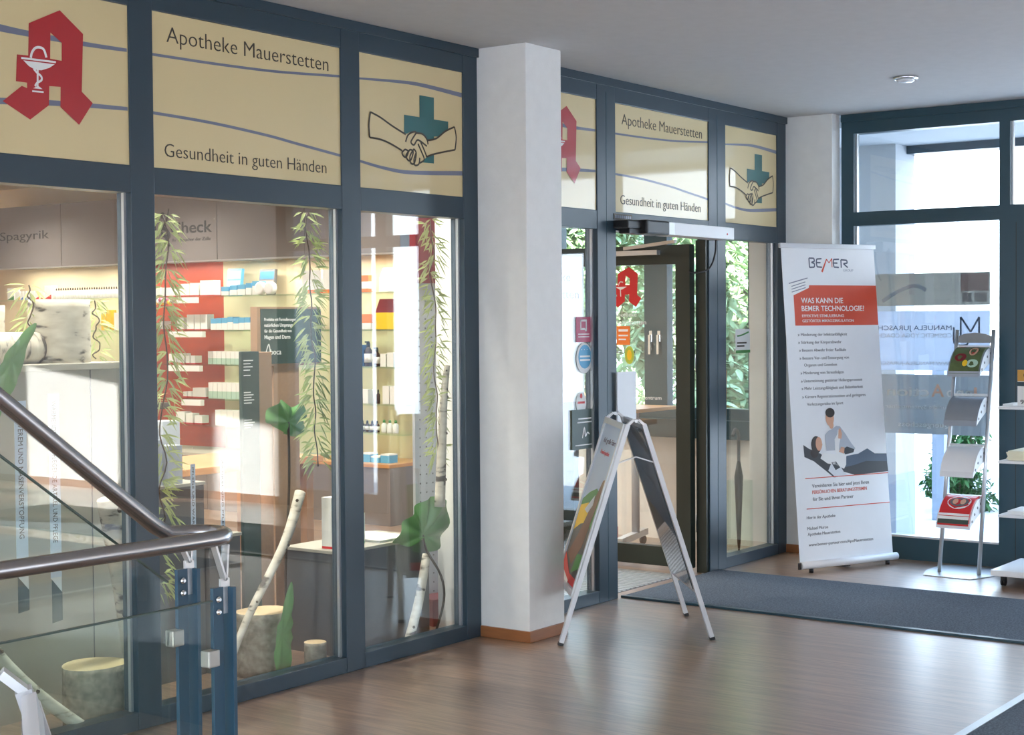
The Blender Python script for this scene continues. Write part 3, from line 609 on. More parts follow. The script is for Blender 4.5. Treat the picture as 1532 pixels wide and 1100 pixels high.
def poster_a(t, m4, W, H):
    b = G().box(0.005, W - 0.005, 0.012, H - 0.012, 0.0065, 0.0075).build('poster', sky_p, t); b.matrix_local = m4
    g = G(); X = lambda l: [(x * W, y * H) for x, y in l]
    g.poly(X([(0.02, 0.50), (0.3, 0.56), (0.6, 0.60), (0.98, 0.56), (0.98, 0.3), (0.02, 0.3)]), 0.0078, 0.0082, 0)
    g.poly(X([(0.02, 0.46), (0.4, 0.50), (0.6, 0.44), (0.6, 0.3), (0.02, 0.3)]), 0.0084, 0.0088, 1)
    g.poly(X([(0.02, 0.03), (0.98, 0.03), (0.98, 0.34), (0.70, 0.40), (0.30, 0.36), (0.02, 0.30)]), 0.0084, 0.009, 2)
    g.poly(X([(0.10, 0.16), (0.35, 0.30), (0.60, 0.50), (0.80, 0.66), (0.90, 0.67), (0.86, 0.55), (0.80, 0.40), (0.72, 0.25), (0.45, 0.12)]), 0.0092, 0.0096, 3)
    g.poly(X([(0.30, 0.45), (0.62, 0.56), (0.66, 0.50), (0.50, 0.44)]), 0.0098, 0.0101, 4)
    g.poly(X([(0.55, 0.08), (0.95, 0.14), (0.95, 0.22), (0.62, 0.20)]), 0.0099, 0.0103, 5)
    g.poly(X([(0.02, 0.16), (0.50, 0.07), (0.98, 0.07), (0.98, 0.02), (0.02, 0.02)]), 0.0099, 0.0105, 6)
    g.poly(X([(0.02, 0.075), (0.55, 0.03), (0.55, 0.012), (0.02, 0.012)]), 0.0107, 0.011, 4)
    o = g.build('picture', [green_c, yellow_m, dark_p, hand_p, paper, green_c, red_c], b)
    text('lettering', [('Auf große Fahrt', 0.18 * W, 0.87 * H, 0.66 * W, 0.028, 0.0)], M('purple_ink', srgb(92, 70, 96), 0.5), b, z=0.0078)
    text('red_lettering', [('Homöopathie', 0.20 * W, 0.80 * H, 0.48 * W, 0.024, 0.0)], red_c, b, z=0.0078)
a_frame('aluminium A-shaped pavement sign with hand picture poster standing beside the white pillar', (6.507, -0.726), (0.75, 0.661), (0.7055, -0.7087), 1.085, 0.636, 0.382, poster_a)
a_frame('aluminium A-shaped pavement sign cut off in the bottom left corner of the photo', (1.264, -2.95), (-0.584, -0.81), (0.81, -0.584), 1.107, 0.60, 0.36, None)

# ------------------------------------------------------------------ roll-up banner
BU = Vector((0.697, -0.314, 0)).normalized(); BN = Vector((BU.y, -BU.x, 0)) * 1.0
BN = Vector((-0.411, -0.912, 0)).normalized()           # towards the hall
BV = (Vector((0, 0, 1.995)) - BN * 0.18).normalized()
bt = thing('rollup_banner', 'tall white roll-up banner with red title block standing before the corner pillar', 'banner', (8.869, -0.46, 0.045))
bm4 = Matrix((BU, BV, BU.cross(BV))).transposed().to_4x4()
BW, BH = 0.77, 2.0
sheet = G().box(0, BW, 0, BH, -0.0015, 0).build('banner_sheet', film_w, bt); sheet.matrix_local = bm4
def bs(u, v): return (u - 0.0465 * v, v)
def bp(g, pts, z, mi=0): g.poly([bs(*p) for p in pts], z, z + 0.0004, mi)
g = G(); g.poly([(0.079, 1.496), (BW, 1.496), (BW, 1.752), (0.079, 1.752)], 0.0003, 0.0008); g.build('title_block', ban_red, sheet)
text('title', [('WAS KANN DIE', 0.137, 1.638, 0.345, 0.036, 0.008), ('BEMER TECHNOLOGIE?', 0.137, 1.588, 0.52, 0.035, 0.008)], paper, sheet, z=0.0014)
text('subtitle', [('EFFEKTIVE STIMULIERUNG', 0.137, 1.549, 0.345, 0.018, 0.002), ('GESTÖRTER MIKROZIRKULATION', 0.137, 1.517, 0.425, 0.018, 0.002)], paper, sheet, z=0.0014)
rows = [('» Minderung der Infektanfälligkeit', 0.094, 1.43, 0.405), ('» Stärkung der Körperabwehr', 0.094, 1.381, 0.354), ('» Bessere Abwehr freier Radikale', 0.097, 1.331, 0.385), ('» Bessere Ver- und Entsorgung von', 0.097, 1.281, 0.405), ('Organen und Geweben', 0.131, 1.237, 0.267), ('» Minderung von Stressfolgen', 0.097, 1.188, 0.354), ('» Unterstützung gestörter Heilungsprozesse', 0.097, 1.137, 0.505), ('» Mehr Leistungsfähigkeit und Belastbarkeit', 0.098, 1.09, 0.507), ('» Kürzere Regenerationszeiten und geringeres', 0.099, 1.037, 0.524), ('Verletzungsrisiko im Sport', 0.134, 0.99, 0.297)]
text('list_lettering', [(b, x, y, w_, 0.0195, 0.0) for b, x, y, w_ in rows], dgrey, sheet, z=0.0006)
lw = G()
for pts, hw in (([(0.30, 1.84 + 0.03), (0.3005, 1.923)], 0), ):
    pass
for st in ([(0.222, 1.866), (0.222, 1.925), (0.262, 1.925), (0.266, 1.905), (0.24, 1.898), (0.266, 1.89), (0.262, 1.868), (0.222, 1.866)], [(0.325, 1.923), (0.285, 1.92), (0.28, 1.897), (0.315, 1.897)], [(0.28, 1.897), (0.285, 1.87), (0.325, 1.868)],
           [(0.47, 1.921), (0.425, 1.919), (0.42, 1.896), (0.455, 1.896)], [(0.42, 1.896), (0.425, 1.87), (0.465, 1.868)], [(0.485, 1.866), (0.486, 1.918), (0.535, 1.915), (0.538, 1.897), (0.505, 1.893), (0.54, 1.868)]):
    for a, b in zip(st, st[1:]): lw.ribbon([a, b], 0.009, 0.0003, 0.0008)
lw.build('emblem_letters', M('slate_ink', srgb(74, 80, 100), 0.5), sheet)
g = G(); g.ribbon([(0.322, 1.838), (0.366, 1.92)], (0.014, 0.007), 0.0009, 0.0013); g.ribbon([(0.366, 1.92), (0.385, 1.896)], 0.006, 0.0009, 0.0013); g.ribbon([(0.385, 1.896), (0.41, 1.925)], 0.006, 0.0009, 0.0013); g.ribbon([(0.41, 1.925), (0.408, 1.868)], 0.006, 0.0009, 0.0013); g.build('emblem_stroke', ban_red, sheet)
text('emblem_caption', [('GROUP', 0.50, 1.842, 0.085, 0.016, 0)], shade_p, sheet, z=0.0006)
g = G(); g.poly([(0.03, 1.715), (0.04, 1.75), (0.055, 1.765), (0.20, 1.795), (0.215, 1.775), (0.205, 1.735), (0.07, 1.685), (0.045, 1.69)], 0.001, 0.0014, 0); g.ribbon([(0.045, 1.762), (0.20, 1.798)], 0.006, 0.0015, 0.0018, 1)
for dy in (0.0, 0.018, 0.036): g.ribbon([(0.065, 1.708 + dy), (0.18, 1.737 + dy)], 0.005, 0.0015, 0.0018, 1)
g.build('ticket', [paper, band_m], sheet)
# printed photograph: recliner, lying woman, bending man
p = G()
bp(p, [(0.118, 0.746), (0.16, 0.72), (0.25, 0.685), (0.36, 0.60), (0.44, 0.60), (0.50, 0.64), (0.797, 0.66), (0.80, 0.545), (0.52, 0.535), (0.43, 0.56), (0.42, 0.535), (0.34, 0.53), (0.28, 0.575), (0.19, 0.64), (0.118, 0.67)], 0.0004, 1)
bp(p, [(0.30, 0.575), (0.33, 0.62), (0.385, 0.63), (0.41, 0.585), (0.43, 0.555), (0.46, 0.54), (0.35, 0.533)], 0.0009, 5)
bp(p, [(0.33, 0.625), (0.37, 0.63), (0.40, 0.59), (0.36, 0.575)], 0.0014, 1)
bp(p, [(0.44, 0.59), (0.46, 0.66), (0.56, 0.67), (0.64, 0.70), (0.70, 0.665), (0.80, 0.66), (0.80, 0.61), (0.62, 0.62), (0.52, 0.60)], 0.0009, 2)
bp(p, [(0.245, 0.655), (0.27, 0.69), (0.37, 0.675), (0.46, 0.675), (0.45, 0.605), (0.43, 0.58), (0.36, 0.61), (0.30, 0.62)], 0.0014, 3)
bp(p, [(0.300, 0.80), (0.33, 0.825), (0.36, 0.835), (0.40, 0.855), (0.43, 0.85), (0.47, 0.80), (0.51, 0.74), (0.54, 0.705), (0.50, 0.68), (0.42, 0.70), (0.30, 0.70)], 0.0019, 4)
bp(p, [(0.375, 0.77), (0.40, 0.80), (0.41, 0.83), (0.425, 0.83), (0.43, 0.79), (0.41, 0.74), (0.40, 0.69), (0.385, 0.67), (0.37, 0.70)], 0.0024, 3)
bp(p, [(0.405, 0.775), (0.415, 0.83), (0.43, 0.84), (0.44, 0.80), (0.43, 0.77)], 0.0029, 6)
bp(p, [(0.43, 0.70), (0.47, 0.72), (0.53, 0.70), (0.52, 0.68), (0.45, 0.67)], 0.0029, 1)
bp(p, [(0.40, 0.69), (0.425, 0.72), (0.45, 0.715), (0.44, 0.675)], 0.0033, 6)
for (u, v, rx, ry, mi, z) in ((0.352, 0.905, 0.034, 0.05, 6, 0.0026), (0.358, 0.940, 0.038, 0.03, 0, 0.0031), (0.222, 0.742, 0.042, 0.055, 0, 0.0022), (0.243, 0.747, 0.026, 0.044, 6, 0.0027), (0.262, 0.742, 0.008, 0.01, 6, 0.0031), (0.20, 0.69, 0.03, 0.03, 0, 0.0018)):
    uu, vv = bs(u, v); p.disc(uu, vv, rx, ry, z, z + 0.0004, mi)
uu, vv = bs(0.36, 0.862); p.disc(uu, vv, 0.018, 0.025, 0.0022, 0.0026, 6)
p.build('picture', [hair_m, chair_p, jeans, paper, shade_p, sheet_g, skin], sheet)
g = G(); g.ribbon([(0.08, 0.535), (BW, 0.535)], 0.005, 0.0035, 0.0039); g.ribbon([(0.077, 0.345), (BW, 0.345)], 0.005, 0.0035, 0.0039); g.build('red_rules', ban_red, sheet)
text('lettering', [('Vereinbaren Sie hier und jetzt Ihren', 0.134, 0.475, 0.47, 0.023, 0.004), ('für Sie und Ihren Partner', 0.133, 0.392, 0.335, 0.023, 0.004)], dgrey, sheet, z=0.0006)
text('red_lettering', [('PERSÖNLICHEN BERATUNGSTERMIN', 0.133, 0.436, 0.45, 0.022, 0.003)], ban_red, sheet, z=0.0006)
text('address_lettering', [('Hier in der Apotheke', 0.076, 0.281, 0.232, 0.02, 0), ('Michael Muron', 0.076, 0.214, 0.167, 0.02, 0), ('Apotheke Mauerstetten', 0.076, 0.178, 0.264, 0.02, 0), ('www.bemer-partner.com/ApoMauerstetten', 0.079, 0.112, 0.53, 0.02, 0)], dgrey, sheet, z=0.0006)
tr = G(); tr.box(-0.01, BW + 0.01, BH - 0.012, BH + 0.018, -0.012, 0.010, bev=0.004); tr.build('top_rail', alu_light, bt).matrix_local = bm4
cas = G()
a = Vector((0, 0, 0)); nb = BN
cas.tube([a - BU * 0.012 + BN * 0.02, BU * (BW + 0.012) + BN * 0.02], 0.024, n=14); cas.build('cassette', film_w, bt)
for s_ in (0.06, BW - 0.08): G().cyl(BU * s_ + BN * 0.035 + Vector((0, 0, -0.045)), BU * s_ + BN * 0.035 + Vector((0, 0, -0.02)), 0.014).build('foot', black_m, bt)
for s_ in (-0.012, ): G().beam(BU * s_ + BN * 0.02 + Vector((0, 0, -0.02)), BU * s_ + BN * 0.02 + Vector((0, 0, 0.02)), 0.012, 0.05, (1, 0, 0)).build('end_cap', black_m, bt)
G().beam(BU * (BW / 2) - BN * 0.30 + Vector((0, 0, -0.044)), BU * (BW / 2) + Vector((0, 0, -0.03)), 0.05, 0.012).build('rear_foot', black_m, bt)
G().cyl(BU * (BW / 2) - BN * 0.03, BU * (BW / 2) + BV * (BH - 0.01) - BN * 0.02, 0.008).build('pole', alu, bt)

# ------------------------------------------------------------------ brochure stand by the street window
bs_ = thing('brochure_stand', 'silver leaning brochure stand with four curved trays before the street window', 'brochure stand', (0, 0, 0))
pbase = [(9.185, -1.13), (9.175, -1.43), (9.36, -1.50), (9.60, -1.50), (9.66, -1.42), (9.66, -1.18), (9.60, -1.08), (9.36, -1.08)]
G().poly(pbase, 0.0, 0.006).build('base_plate', alu, bs_)
XA = lambda z: 9.36 + 0.155 * z
P1 = lambda z: (XA(z), -1.165 - 0.02 * z, z); P2 = lambda z: (XA(z), -1.415 - 0.006 * z, z)
for P in (P1, P2): G().tube([P(0.006), P(1.50)], 0.0125, n=14).build('post', alu, bs_)
hb = G(); hb.poly([(0, 0), (0.24, 0), (0.24, 0.035), (0.19, 0.055), (0.12, 0.064), (0.05, 0.055), (0, 0.035)], -0.004, 0.004)
hb.build('header_board', M('stand_grey', srgb(132, 134, 136), 0.4, metal=0.3), bs_, (XA(1.42), -1.19, 1.42), FACE_LEFT)
ARC = smooth2([(0.02, 0.0), (-0.05, -0.005), (-0.11, -0.04), (-0.16, -0.10), (-0.185, -0.165)], 4)
def arc_sheet(g, x, y0, y1, z, off, th, u0=0.0, u1=1.0, mi=0):
    n = len(ARC); A = ARC[int(u0 * (n - 1)):int(u1 * (n - 1)) + 1]
    rows_ = []
    for i, (ax, az) in enumerate(A):
        tx, tz = (A[min(i + 1, len(A) - 1)][0] - A[max(i - 1, 0)][0], A[min(i + 1, len(A) - 1)][1] - A[max(i - 1, 0)][1]); l = math.hypot(tx, tz); nx, nz = (tz / l, -tx / l)
        if nz < 0: nx, nz = -nx, -nz
        rows_.append([g.b.verts.new((x + ax + nx * o, y, z + az + nz * o)) for o in (off, off + th) for y in (y0, y1)])
    for a, b in zip(rows_, rows_[1:]):
        for i, j in ((0, 1), (3, 2), (2, 0), (1, 3)): g.b.faces.new((a[i], a[j], b[j], b[i])).material_index = mi
    for r in (rows_[0], rows_[-1]): g.b.faces.new((r[0], r[1], r[3], r[2])).material_index = mi
def on_arc(x, z, u, off):                                  # point and normal on the curved tray at fraction u
    f = u * (len(ARC) - 1); i = min(int(f), len(ARC) - 2); k = f - i
    a, b = ARC[i], ARC[i + 1]; tx, tz = b[0] - a[0], b[1] - a[1]; l = math.hypot(tx, tz); nx, nz = tz / l, -tx / l
    if nz < 0: nx, nz = -nx, -nz
    return x + a[0] + tx * k + nx * off, z + a[1] + tz * k + nz * off
def arc_patch(g, x, z, yc, uc, ry, ru, off, mi=0, n=14, square=False):
    pts = [(-1, -1), (1, -1), (1, 1), (-1, 1)] if square else [(math.cos(2 * PI * i / n), math.sin(2 * PI * i / n)) for i in range(n)]
    vs = []
    for c, s_ in pts:
        px, pz = on_arc(x, z, min(max(uc + s_ * ru, 0), 1), off); vs.append(g.b.verts.new((px, yc + c * ry, pz)))
    g.b.faces.new(vs).material_index = mi
tray_g = M('tray_grey', srgb(150, 156, 164), 0.35, metal=0.4)
for i, zt in enumerate((1.385, 1.085, 0.775, 0.465)):
    x = XA(zt) - 0.012; y0 = -1.185 - 0.018 * zt; y1 = -1.40 - 0.01 * zt
    tm = tray_g if i < 2 else white_m  # two lower trays coloured paler, as if sunlit
    g = G(); arc_sheet(g, x, y0, y1, zt, 0, 0.003)
    g.box(x - 0.189, x - 0.185, y0, y1, zt - 0.17, zt - 0.135)
    t_ = g.build('tray', tm, bs_)
    for yy in (y0, y1):
        q = G(); pl = [(ax, az) for ax, az in ARC] + [(-0.15, -0.145), (-0.08, -0.115), (0.02, -0.075)]
        n_ = len(pl); A = [q.b.verts.new((x + a_, yy, zt + b_)) for a_, b_ in pl]; B = [q.b.verts.new((x + a_, yy + 0.002, zt + b_)) for a_, b_ in pl]
        q.b.faces.new(A); q.b.faces.new(B[::-1])
        for k in range(n_): q.b.faces.new((A[k], A[(k + 1) % n_], B[(k + 1) % n_], B[k]))
        sd = q.build('side_plate', white_m if i >= 2 else alu_light, t_)
        for fx, fz in ((0.0, -0.03), (-0.055, -0.05), (-0.105, -0.085), (-0.15, -0.125)): G().cyl((x + fx, yy - 0.0015, zt + fz), (x + fx, yy + 0.0035, zt + fz), 0.0085, n=12).build('slot', dgrey, sd)
    G().beam(P1(zt + 0.012), P2(zt + 0.012), 0.014, 0.014).build('crossbar', alu, bs_)
def magazine(label, zt, base, patches, mats, thick=0.006):
    x = XA(zt) - 0.012; y0 = -1.195 - 0.018 * zt; y1 = -1.39 - 0.01 * zt; yc = (y0 + y1) / 2; hw = (y0 - y1) / 2
    t = thing('magazine', label, 'magazine', group='magazines in the brochure stand')
    g = G(); arc_sheet(g, x, y0, y1, zt, 0.0032, thick, 0.03, 0.97); g.build('cover', base, t)
    g = G()
    for (c, u, ry, ru, mi, sq, lay) in patches: arc_patch(g, x, zt, yc - c * hw, u, ry * hw, ru, 0.0036 + thick + lay * 0.0008, mi, square=sq)
    g.build('cover_print', mats, t)
olive = M('olive_print', srgb(88, 104, 62), 0.4, var=0.4, scale=30)
magazine('magazine with a smiling child cover in the top tray of the brochure stand', 1.385, olive,
         [(-0.72, 0.16, 0.2, 0.08, 0, True, 1), (0.35, 0.36, 0.36, 0.17, 4, False, 1), (0.35, 0.40, 0.30, 0.14, 1, False, 2), (0.22, 0.36, 0.05, 0.02, 4, False, 3), (0.48, 0.36, 0.05, 0.02, 4, False, 3), (0.35, 0.47, 0.11, 0.02, 0, False, 3), (-0.4, 0.58, 0.4, 0.1, 2, False, 1), (0.0, 0.72, 0.18, 0.07, 3, False, 2), (0.5, 0.72, 0.4, 0.09, 5, False, 1)],
         [red_c, skin, maroon, yellow_m, hair_m, pgreen])
magazine('red and white magazine in the lowest tray of the brochure stand', 0.465, red_c,
         [(-0.1, 0.10, 0.75, 0.04, 0, True, 1), (0.1, 0.42, 0.78, 0.19, 0, False, 1), (0.1, 0.42, 0.62, 0.13, 1, False, 2), (-0.15, 0.42, 0.18, 0.08, 2, False, 3), (0.35, 0.42, 0.18, 0.08, 2, False, 3), (0, 0.76, 1.0, 0.06, 3, True, 1), (0, 0.86, 1.0, 0.045, 4, True, 1)],
         [paper, dgrey, skin, paper, dgreen_b], 0.012)

# ------------------------------------------------------------------ white display trolley at the right edge
t = thing('display_trolley', 'white shelf trolley on black castors at the right edge beside the brochure stand', 'trolley')
G().box(9.02, 9.56, -2.25, -1.605, 0.065, 0.10, bev=0.004).build('bottom_board', white_m, t)
for z in (0.43, 0.745, 1.06): G().box(9.0, 9.50, -2.25, -1.655, z - 0.016, z, bev=0.003).build('shelf', white_m, t)
for x in (9.06, 9.44): G().box(x, x + 0.03, -2.23, -2.20, 0.10, 1.5).build('upright', alu, t)
for x, y in ((9.09, -1.66), (9.50, -1.66), (9.09, -2.19), (9.50, -2.19)):
    g = G(); g.cyl((x, y - 0.012, 0.026), (x, y - 0.004, 0.026), 0.025); g.cyl((x, y + 0.004, 0.026), (x, y + 0.012, 0.026), 0.025); g.box(x - 0.014, x + 0.014, y - 0.014, y + 0.014, 0.03, 0.066); g.build('castor', black_m, t)
t = thing('leaflet_holder', 'leaflet with golden photo top standing on the upper trolley shelf', 'leaflet', (9.10, -1.735, 1.061), (PI / 2, 0, -PI / 2 - 0.25))
G().box(0, 0.12, 0, 0.21, -0.004, 0).build('sheet', paper, t)
g = G(); g.box(0, 0.12, 0.145, 0.21, 0, 0.0006, 0); g.disc(0.07, 0.18, 0.03, 0.022, 0.0007, 0.001, 1); g.box(0, 0.12, 0.115, 0.14, 0, 0.0006, 2); g.build('picture', [M('gold_print', srgb(210, 160, 80), 0.5), hair_m, dark_frame], t)
text('price', [('9,95', 0.02, 0.012, 0.08, 0.025, 0.01)], ink, t, z=0.0006)
def stack(name, label, x, y, z, w_, d_, h, m, n=5, cat='papers'):
    o = G()
    for i in range(n): o.box(x + random.uniform(-.006, .006), x + w_ + random.uniform(-.006, .006), y - d_ + random.uniform(-.006, .006), y + random.uniform(-.006, .006), z + h * i / n + 0.0003, z + h * (i + 1) / n)
    return tag(o.build(name, m), label, cat)
stack('paper_stack', 'thin pile of white sheets on the upper trolley shelf under the leaflet', 9.06, -1.66, 1.06, 0.2, 0.06, 0.012, paper)
stack('brochure_stack', 'thick cream brochure stack on the middle trolley shelf', 9.04, -1.695, 0.745, 0.30, 0.30, 0.055, M('cream_paper', srgb(232, 226, 200), 0.6), 8)
stack('paper_stack', 'low pile of white flyers on the lowest trolley shelf', 9.05, -1.70, 0.43, 0.25, 0.3, 0.02, paper, 4)

# ------------------------------------------------------------------ stair railing in the left foreground
RZ = 1.03; rr = 0.0212
t = thing('stair_railing', 'stainless steel handrail with blue steel posts and glass panels in the left foreground', 'railing')
near = [(0.3, -1.70, RZ), (1.4, -1.735, RZ), (2.14, -1.755, RZ), (2.76, -1.778, RZ)]
bend = [(2.76 + 0.08 * math.sin(a), -1.70 - 0.078 * math.cos(a), RZ) for a in [k * PI / 10 for k in range(1, 10)]]
far = [(2.74, -1.622, RZ + 0.005), (2.70, -1.621, RZ + 0.028), (2.23, -1.62, 1.415), (1.2, -1.61, 2.26)]
G().tube(near + bend + far, rr, n=20).build('handrail', steel, t)
def post(x, y, top):
    g = G(); g.box(x - 0.03, x + 0.005, y - 0.006, y + 0.006, 0, top, bev=0.001); g.box(x + 0.022, x + 0.034, y - 0.022, y + 0.022, 0, top - 0.002, bev=0.001)
    po = g.build('post', post_m, t)
    for dz in (0.03, 0.062): G().lathe([(0.009, 0), (0.009, 0.005), (0.004, 0.009)], n=12).build('bolt', chrome, po, (x - 0.014, y - 0.006, top - dz), (PI / 2, 0, 0))
    g = G(); g.beam((x + 0.014, y, top - 0.07), (x + 0.014, y, top + 0.02), 0.008, 0.03, (1, 0, 0)); g.beam((x + 0.014, y, top + 0.015), (x - 0.02, y, RZ - 0.018), 0.006, 0.02, (0, 1, 0)); g.beam((x + 0.014, y, top + 0.015), (x + 0.022, y, RZ - 0.018), 0.006, 0.02, (0, 1, 0)); g.build('bracket', alu, po)
    g = G(); g.box(x - 0.060, x - 0.022, y - 0.020, y + 0.012, top - 0.198, top - 0.155, bev=0.004); g.build('glass_clamp', clamp_m, po)
post(2.80, -1.62, 0.935); post(2.775, -1.78, 0.905)
g = G(); g.box(0.3, 2.745, -1.784, -1.774, 0.15, 0.872); g.build('glass_panel', glass_rail, t)
me = G(); me.poly([(0.3, 0.15), (2.74, 0.15), (2.74, 0.905), (2.22, 1.285), (0.3, 2.70)], -0.005, 0.005); me.build('glass_panel', glass_rail, t, (0, -1.62, 0), (PI / 2, 0, 0))
e = G(); e.beam((0.3, -1.779, 0.873), (2.745, -1.779, 0.873), 0.010, 0.004); e.build('glass_edge', dgreen_b, t)
e = G(); e.beam((2.74, -1.62, 0.907), (2.22, -1.62, 1.287), 0.010, 0.004); e.beam((2.22, -1.62, 1.287), (0.3, -1.62, 2.702), 0.010, 0.004); e.build('glass_edge', dgreen_b, t)

# ------------------------------------------------------------------ window display: birch logs, stumps, branches, leaves, ribbons
def log_mesh(h, r, seed, lobes=0.06, taper=0.0, square=0.0):
    rnd = random.Random(seed); g = G(); n = 28; rings = []
    ph = [rnd.uniform(0, 6.28) for _ in range(4)]
    for i in range(9):
        z = h * i / 8
        ring = []
        for k in range(n):
            a = 2 * PI * k / n; q = r * (1 - taper * i / 8) * (1 + lobes * math.sin(2 * a + ph[0]) + lobes * 0.6 * math.sin(3 * a + ph[1]) + rnd.uniform(-0.012, 0.012))
            if square: q /= max(abs(math.cos(a)), abs(math.sin(a))) ** square
            ring.append(g.b.verts.new((q * math.cos(a), q * math.sin(a), z)))
        rings.append(ring)
    for a, b in zip(rings, rings[1:]):
        for k in range(n): f = g.b.faces.new((a[k], a[(k + 1) % n], b[(k + 1) % n], b[k])); f.smooth = True
    g.b.faces.new(rings[0][::-1]).material_index = 1; g.b.faces.new(rings[-1]).material_index = 1
    return g
def stump(name, label, loc, h, r, seed, rot=(0, 0, 0), cat='log', bark=None, **kw):
    return tag(log_mesh(h, r, seed, **kw).build(name, [bark or birch, cut_m], None, loc, rot), label, cat, 'birch wood in the shop window')
stump('birch_stump', 'short birch stump on the floor of the left window behind the railing', (3.99, 0.24, 0), 0.235, 0.125, 3, bark=rough_bark)
stump('birch_stump', 'birch stump on the floor of the middle window with a long leaf leaning on it', (4.99, 0.31, 0), 0.285, 0.118, 4, bark=rough_bark)
stump('birch_chunk', 'small birch log chunk lying before the stump in the middle window', (5.17, 0.16, 0), 0.13, 0.05, 5, lobes=0.02, bark=rough_bark)
stump('birch_log', 'thick upright birch log with dark knot on the grey display wall, left window', (4.14, 0.62, 1.42), 0.262, 0.118, 6, rot=(0, 0, 0.5), square=0.35)
stump('birch_log', 'pale birch log lying on its side on the grey display wall', (3.50, 0.60, 1.483), 0.52, 0.062, 8, rot=(0, PI / 2, 0))
stump('birch_log', 'upright pale birch log behind the lying log on the display wall, left window', (3.90, 0.85, 1.42), 0.24, 0.11, 9)
def branch(label, pts, radii, seed, knots=True):
    P = smooth2(pts, 4); n = len(P); R = [radii[0] + (radii[1] - radii[0]) * i / (n - 1) for i in range(n)]
    t = thing('birch_branch', label, 'branch', group='birch wood in the shop window'); rnd = random.Random(seed)
    G().tube(P, R, n=14).build('trunk', birch, t)
    if knots:
        g = G()
        for i in range(2, n - 1, 3):
            a = Vector(P[i]); d = Vector((rnd.uniform(-1, 1), -0.7, rnd.uniform(-0.1, 0.3))).normalized(); g.tube([a + d * R[i] * 0.6, a + d * R[i] * 1.25], [R[i] * 0.4, R[i] * 0.25], n=8)
        g.build('twig_stubs', bark_b, t)
branch('thin curved birch trunk leaning in the left window below the handrail', [(3.40, 0.16, 0.66), (3.44, 0.16, 0.44), (3.60, 0.10, 0.22), (3.86, 0.085, 0.004)], (0.026, 0.024), 1)
branch('thick birch trunk leaning against the frame behind the railing, left window', [(4.27, 0.30, 0.004), (4.22, 0.29, 0.33), (4.15, 0.27, 0.62), (4.085, 0.26, 0.88)], (0.05, 0.042), 2)
branch('long slim birch branch rising diagonally across the middle window', [(4.62, 0.20, 0.004), (4.78, 0.20, 0.28), (5.06, 0.24, 0.58), (5.21, 0.28, 0.80)], (0.012, 0.026), 3)
branch('birch branch leaning low in the window beside the pillar', [(5.82, 0.16, 0.004), (5.92, 0.17, 0.20), (6.01, 0.19, 0.42)], (0.024, 0.022), 4)
branch('upright birch branch high against the pillar side in the right-hand window', [(6.03, 0.12, 0.66), (6.05, 0.12, 0.95), (6.07, 0.12, 1.20), (6.10, 0.12, 1.36)], (0.028, 0.014), 5)
def leaf_quad(g, base, d, n, L, W, mi=0, droop=0.25):
    d = Vector(d).normalized(); n = Vector(n); s_ = d.cross(n).normalized(); nn = s_.cross(d)
    b = Vector(base); prof = [(0, 0.12), (0.3, 1.0), (0.65, 0.8), (1.0, 0.02)]; rows_ = []
    for k, wv in prof:
        c = b + d * (L * k) - Vector((0, 0, 1)) * (droop * L * k * k)
        rows_.append((g.b.verts.new(c - s_ * (W / 2 * wv) + nn * 0.12 * W), g.b.verts.new(c), g.b.verts.new(c + s_ * (W / 2 * wv) + nn * 0.12 * W)))
    for a, c in zip(rows_, rows_[1:]):
        for i in (0, 1): f = g.b.faces.new((a[i], a[i + 1], c[i + 1], c[i])); f.material_index = mi; f.smooth = True
def garland(label, top, bot, seed, n, spread=0.10, bulge=()):
    rnd = random.Random(seed); top, bot = Vector(top), Vector(bot)
    t = thing('bamboo_garland', label, 'garland', group='bamboo garlands in the shop window')
    P = [top.lerp(bot, k / 14) + Vector((rnd.uniform(-.018, .018), rnd.uniform(-.01, .01), 0)) for k in range(15)]; P = smooth2([tuple(p) for p in P], 3)
    G().tube(P, 0.003, n=6).build('stem', bark_b, t)
    g = G()
    for i in range(n):
        k = rnd.random(); p = Vector(P[int(k * (len(P) - 1))]); a = rnd.choice((rnd.uniform(-1.0, 1.0), PI + rnd.uniform(-1.0, 1.0)))
        d = Vector((math.cos(a), 0.35 * math.sin(a), rnd.uniform(-1.1, 0.35))); p = p + Vector((math.cos(a), 0, 0)) * rnd.uniform(0, spread * 0.45)
        leaf_quad(g, p, d, (0, -1, 0.4), rnd.uniform(0.05, 0.095), rnd.uniform(0.007, 0.012))
    o = g.build('leaves', leaf_l, t); return t
garland('pale green bamboo garland beside the frame at the left edge of the middle window', (4.30, 0.13, 2.02), (4.24, 0.13, 0.46), 1, 430, 0.12)
garland('pale green bamboo garland at the right side of the middle window', (5.11, 0.13, 2.07), (5.17, 0.13, 0.93), 2, 270, 0.12)
garland('pale green bamboo garland hanging in the window next to the pillar', (6.00, 0.13, 2.08), (6.02, 0.13, 0.87), 3, 270, 0.11)
garland('short bamboo garland tuft between the logs in the left window', (4.00, 0.62, 1.74), (4.01, 0.62, 1.43), 4, 60, 0.10)
garland('short bamboo garland tuft right of the thick log in the left window', (4.36, 0.66, 1.68), (4.37, 0.66, 1.43), 5, 50, 0.10)
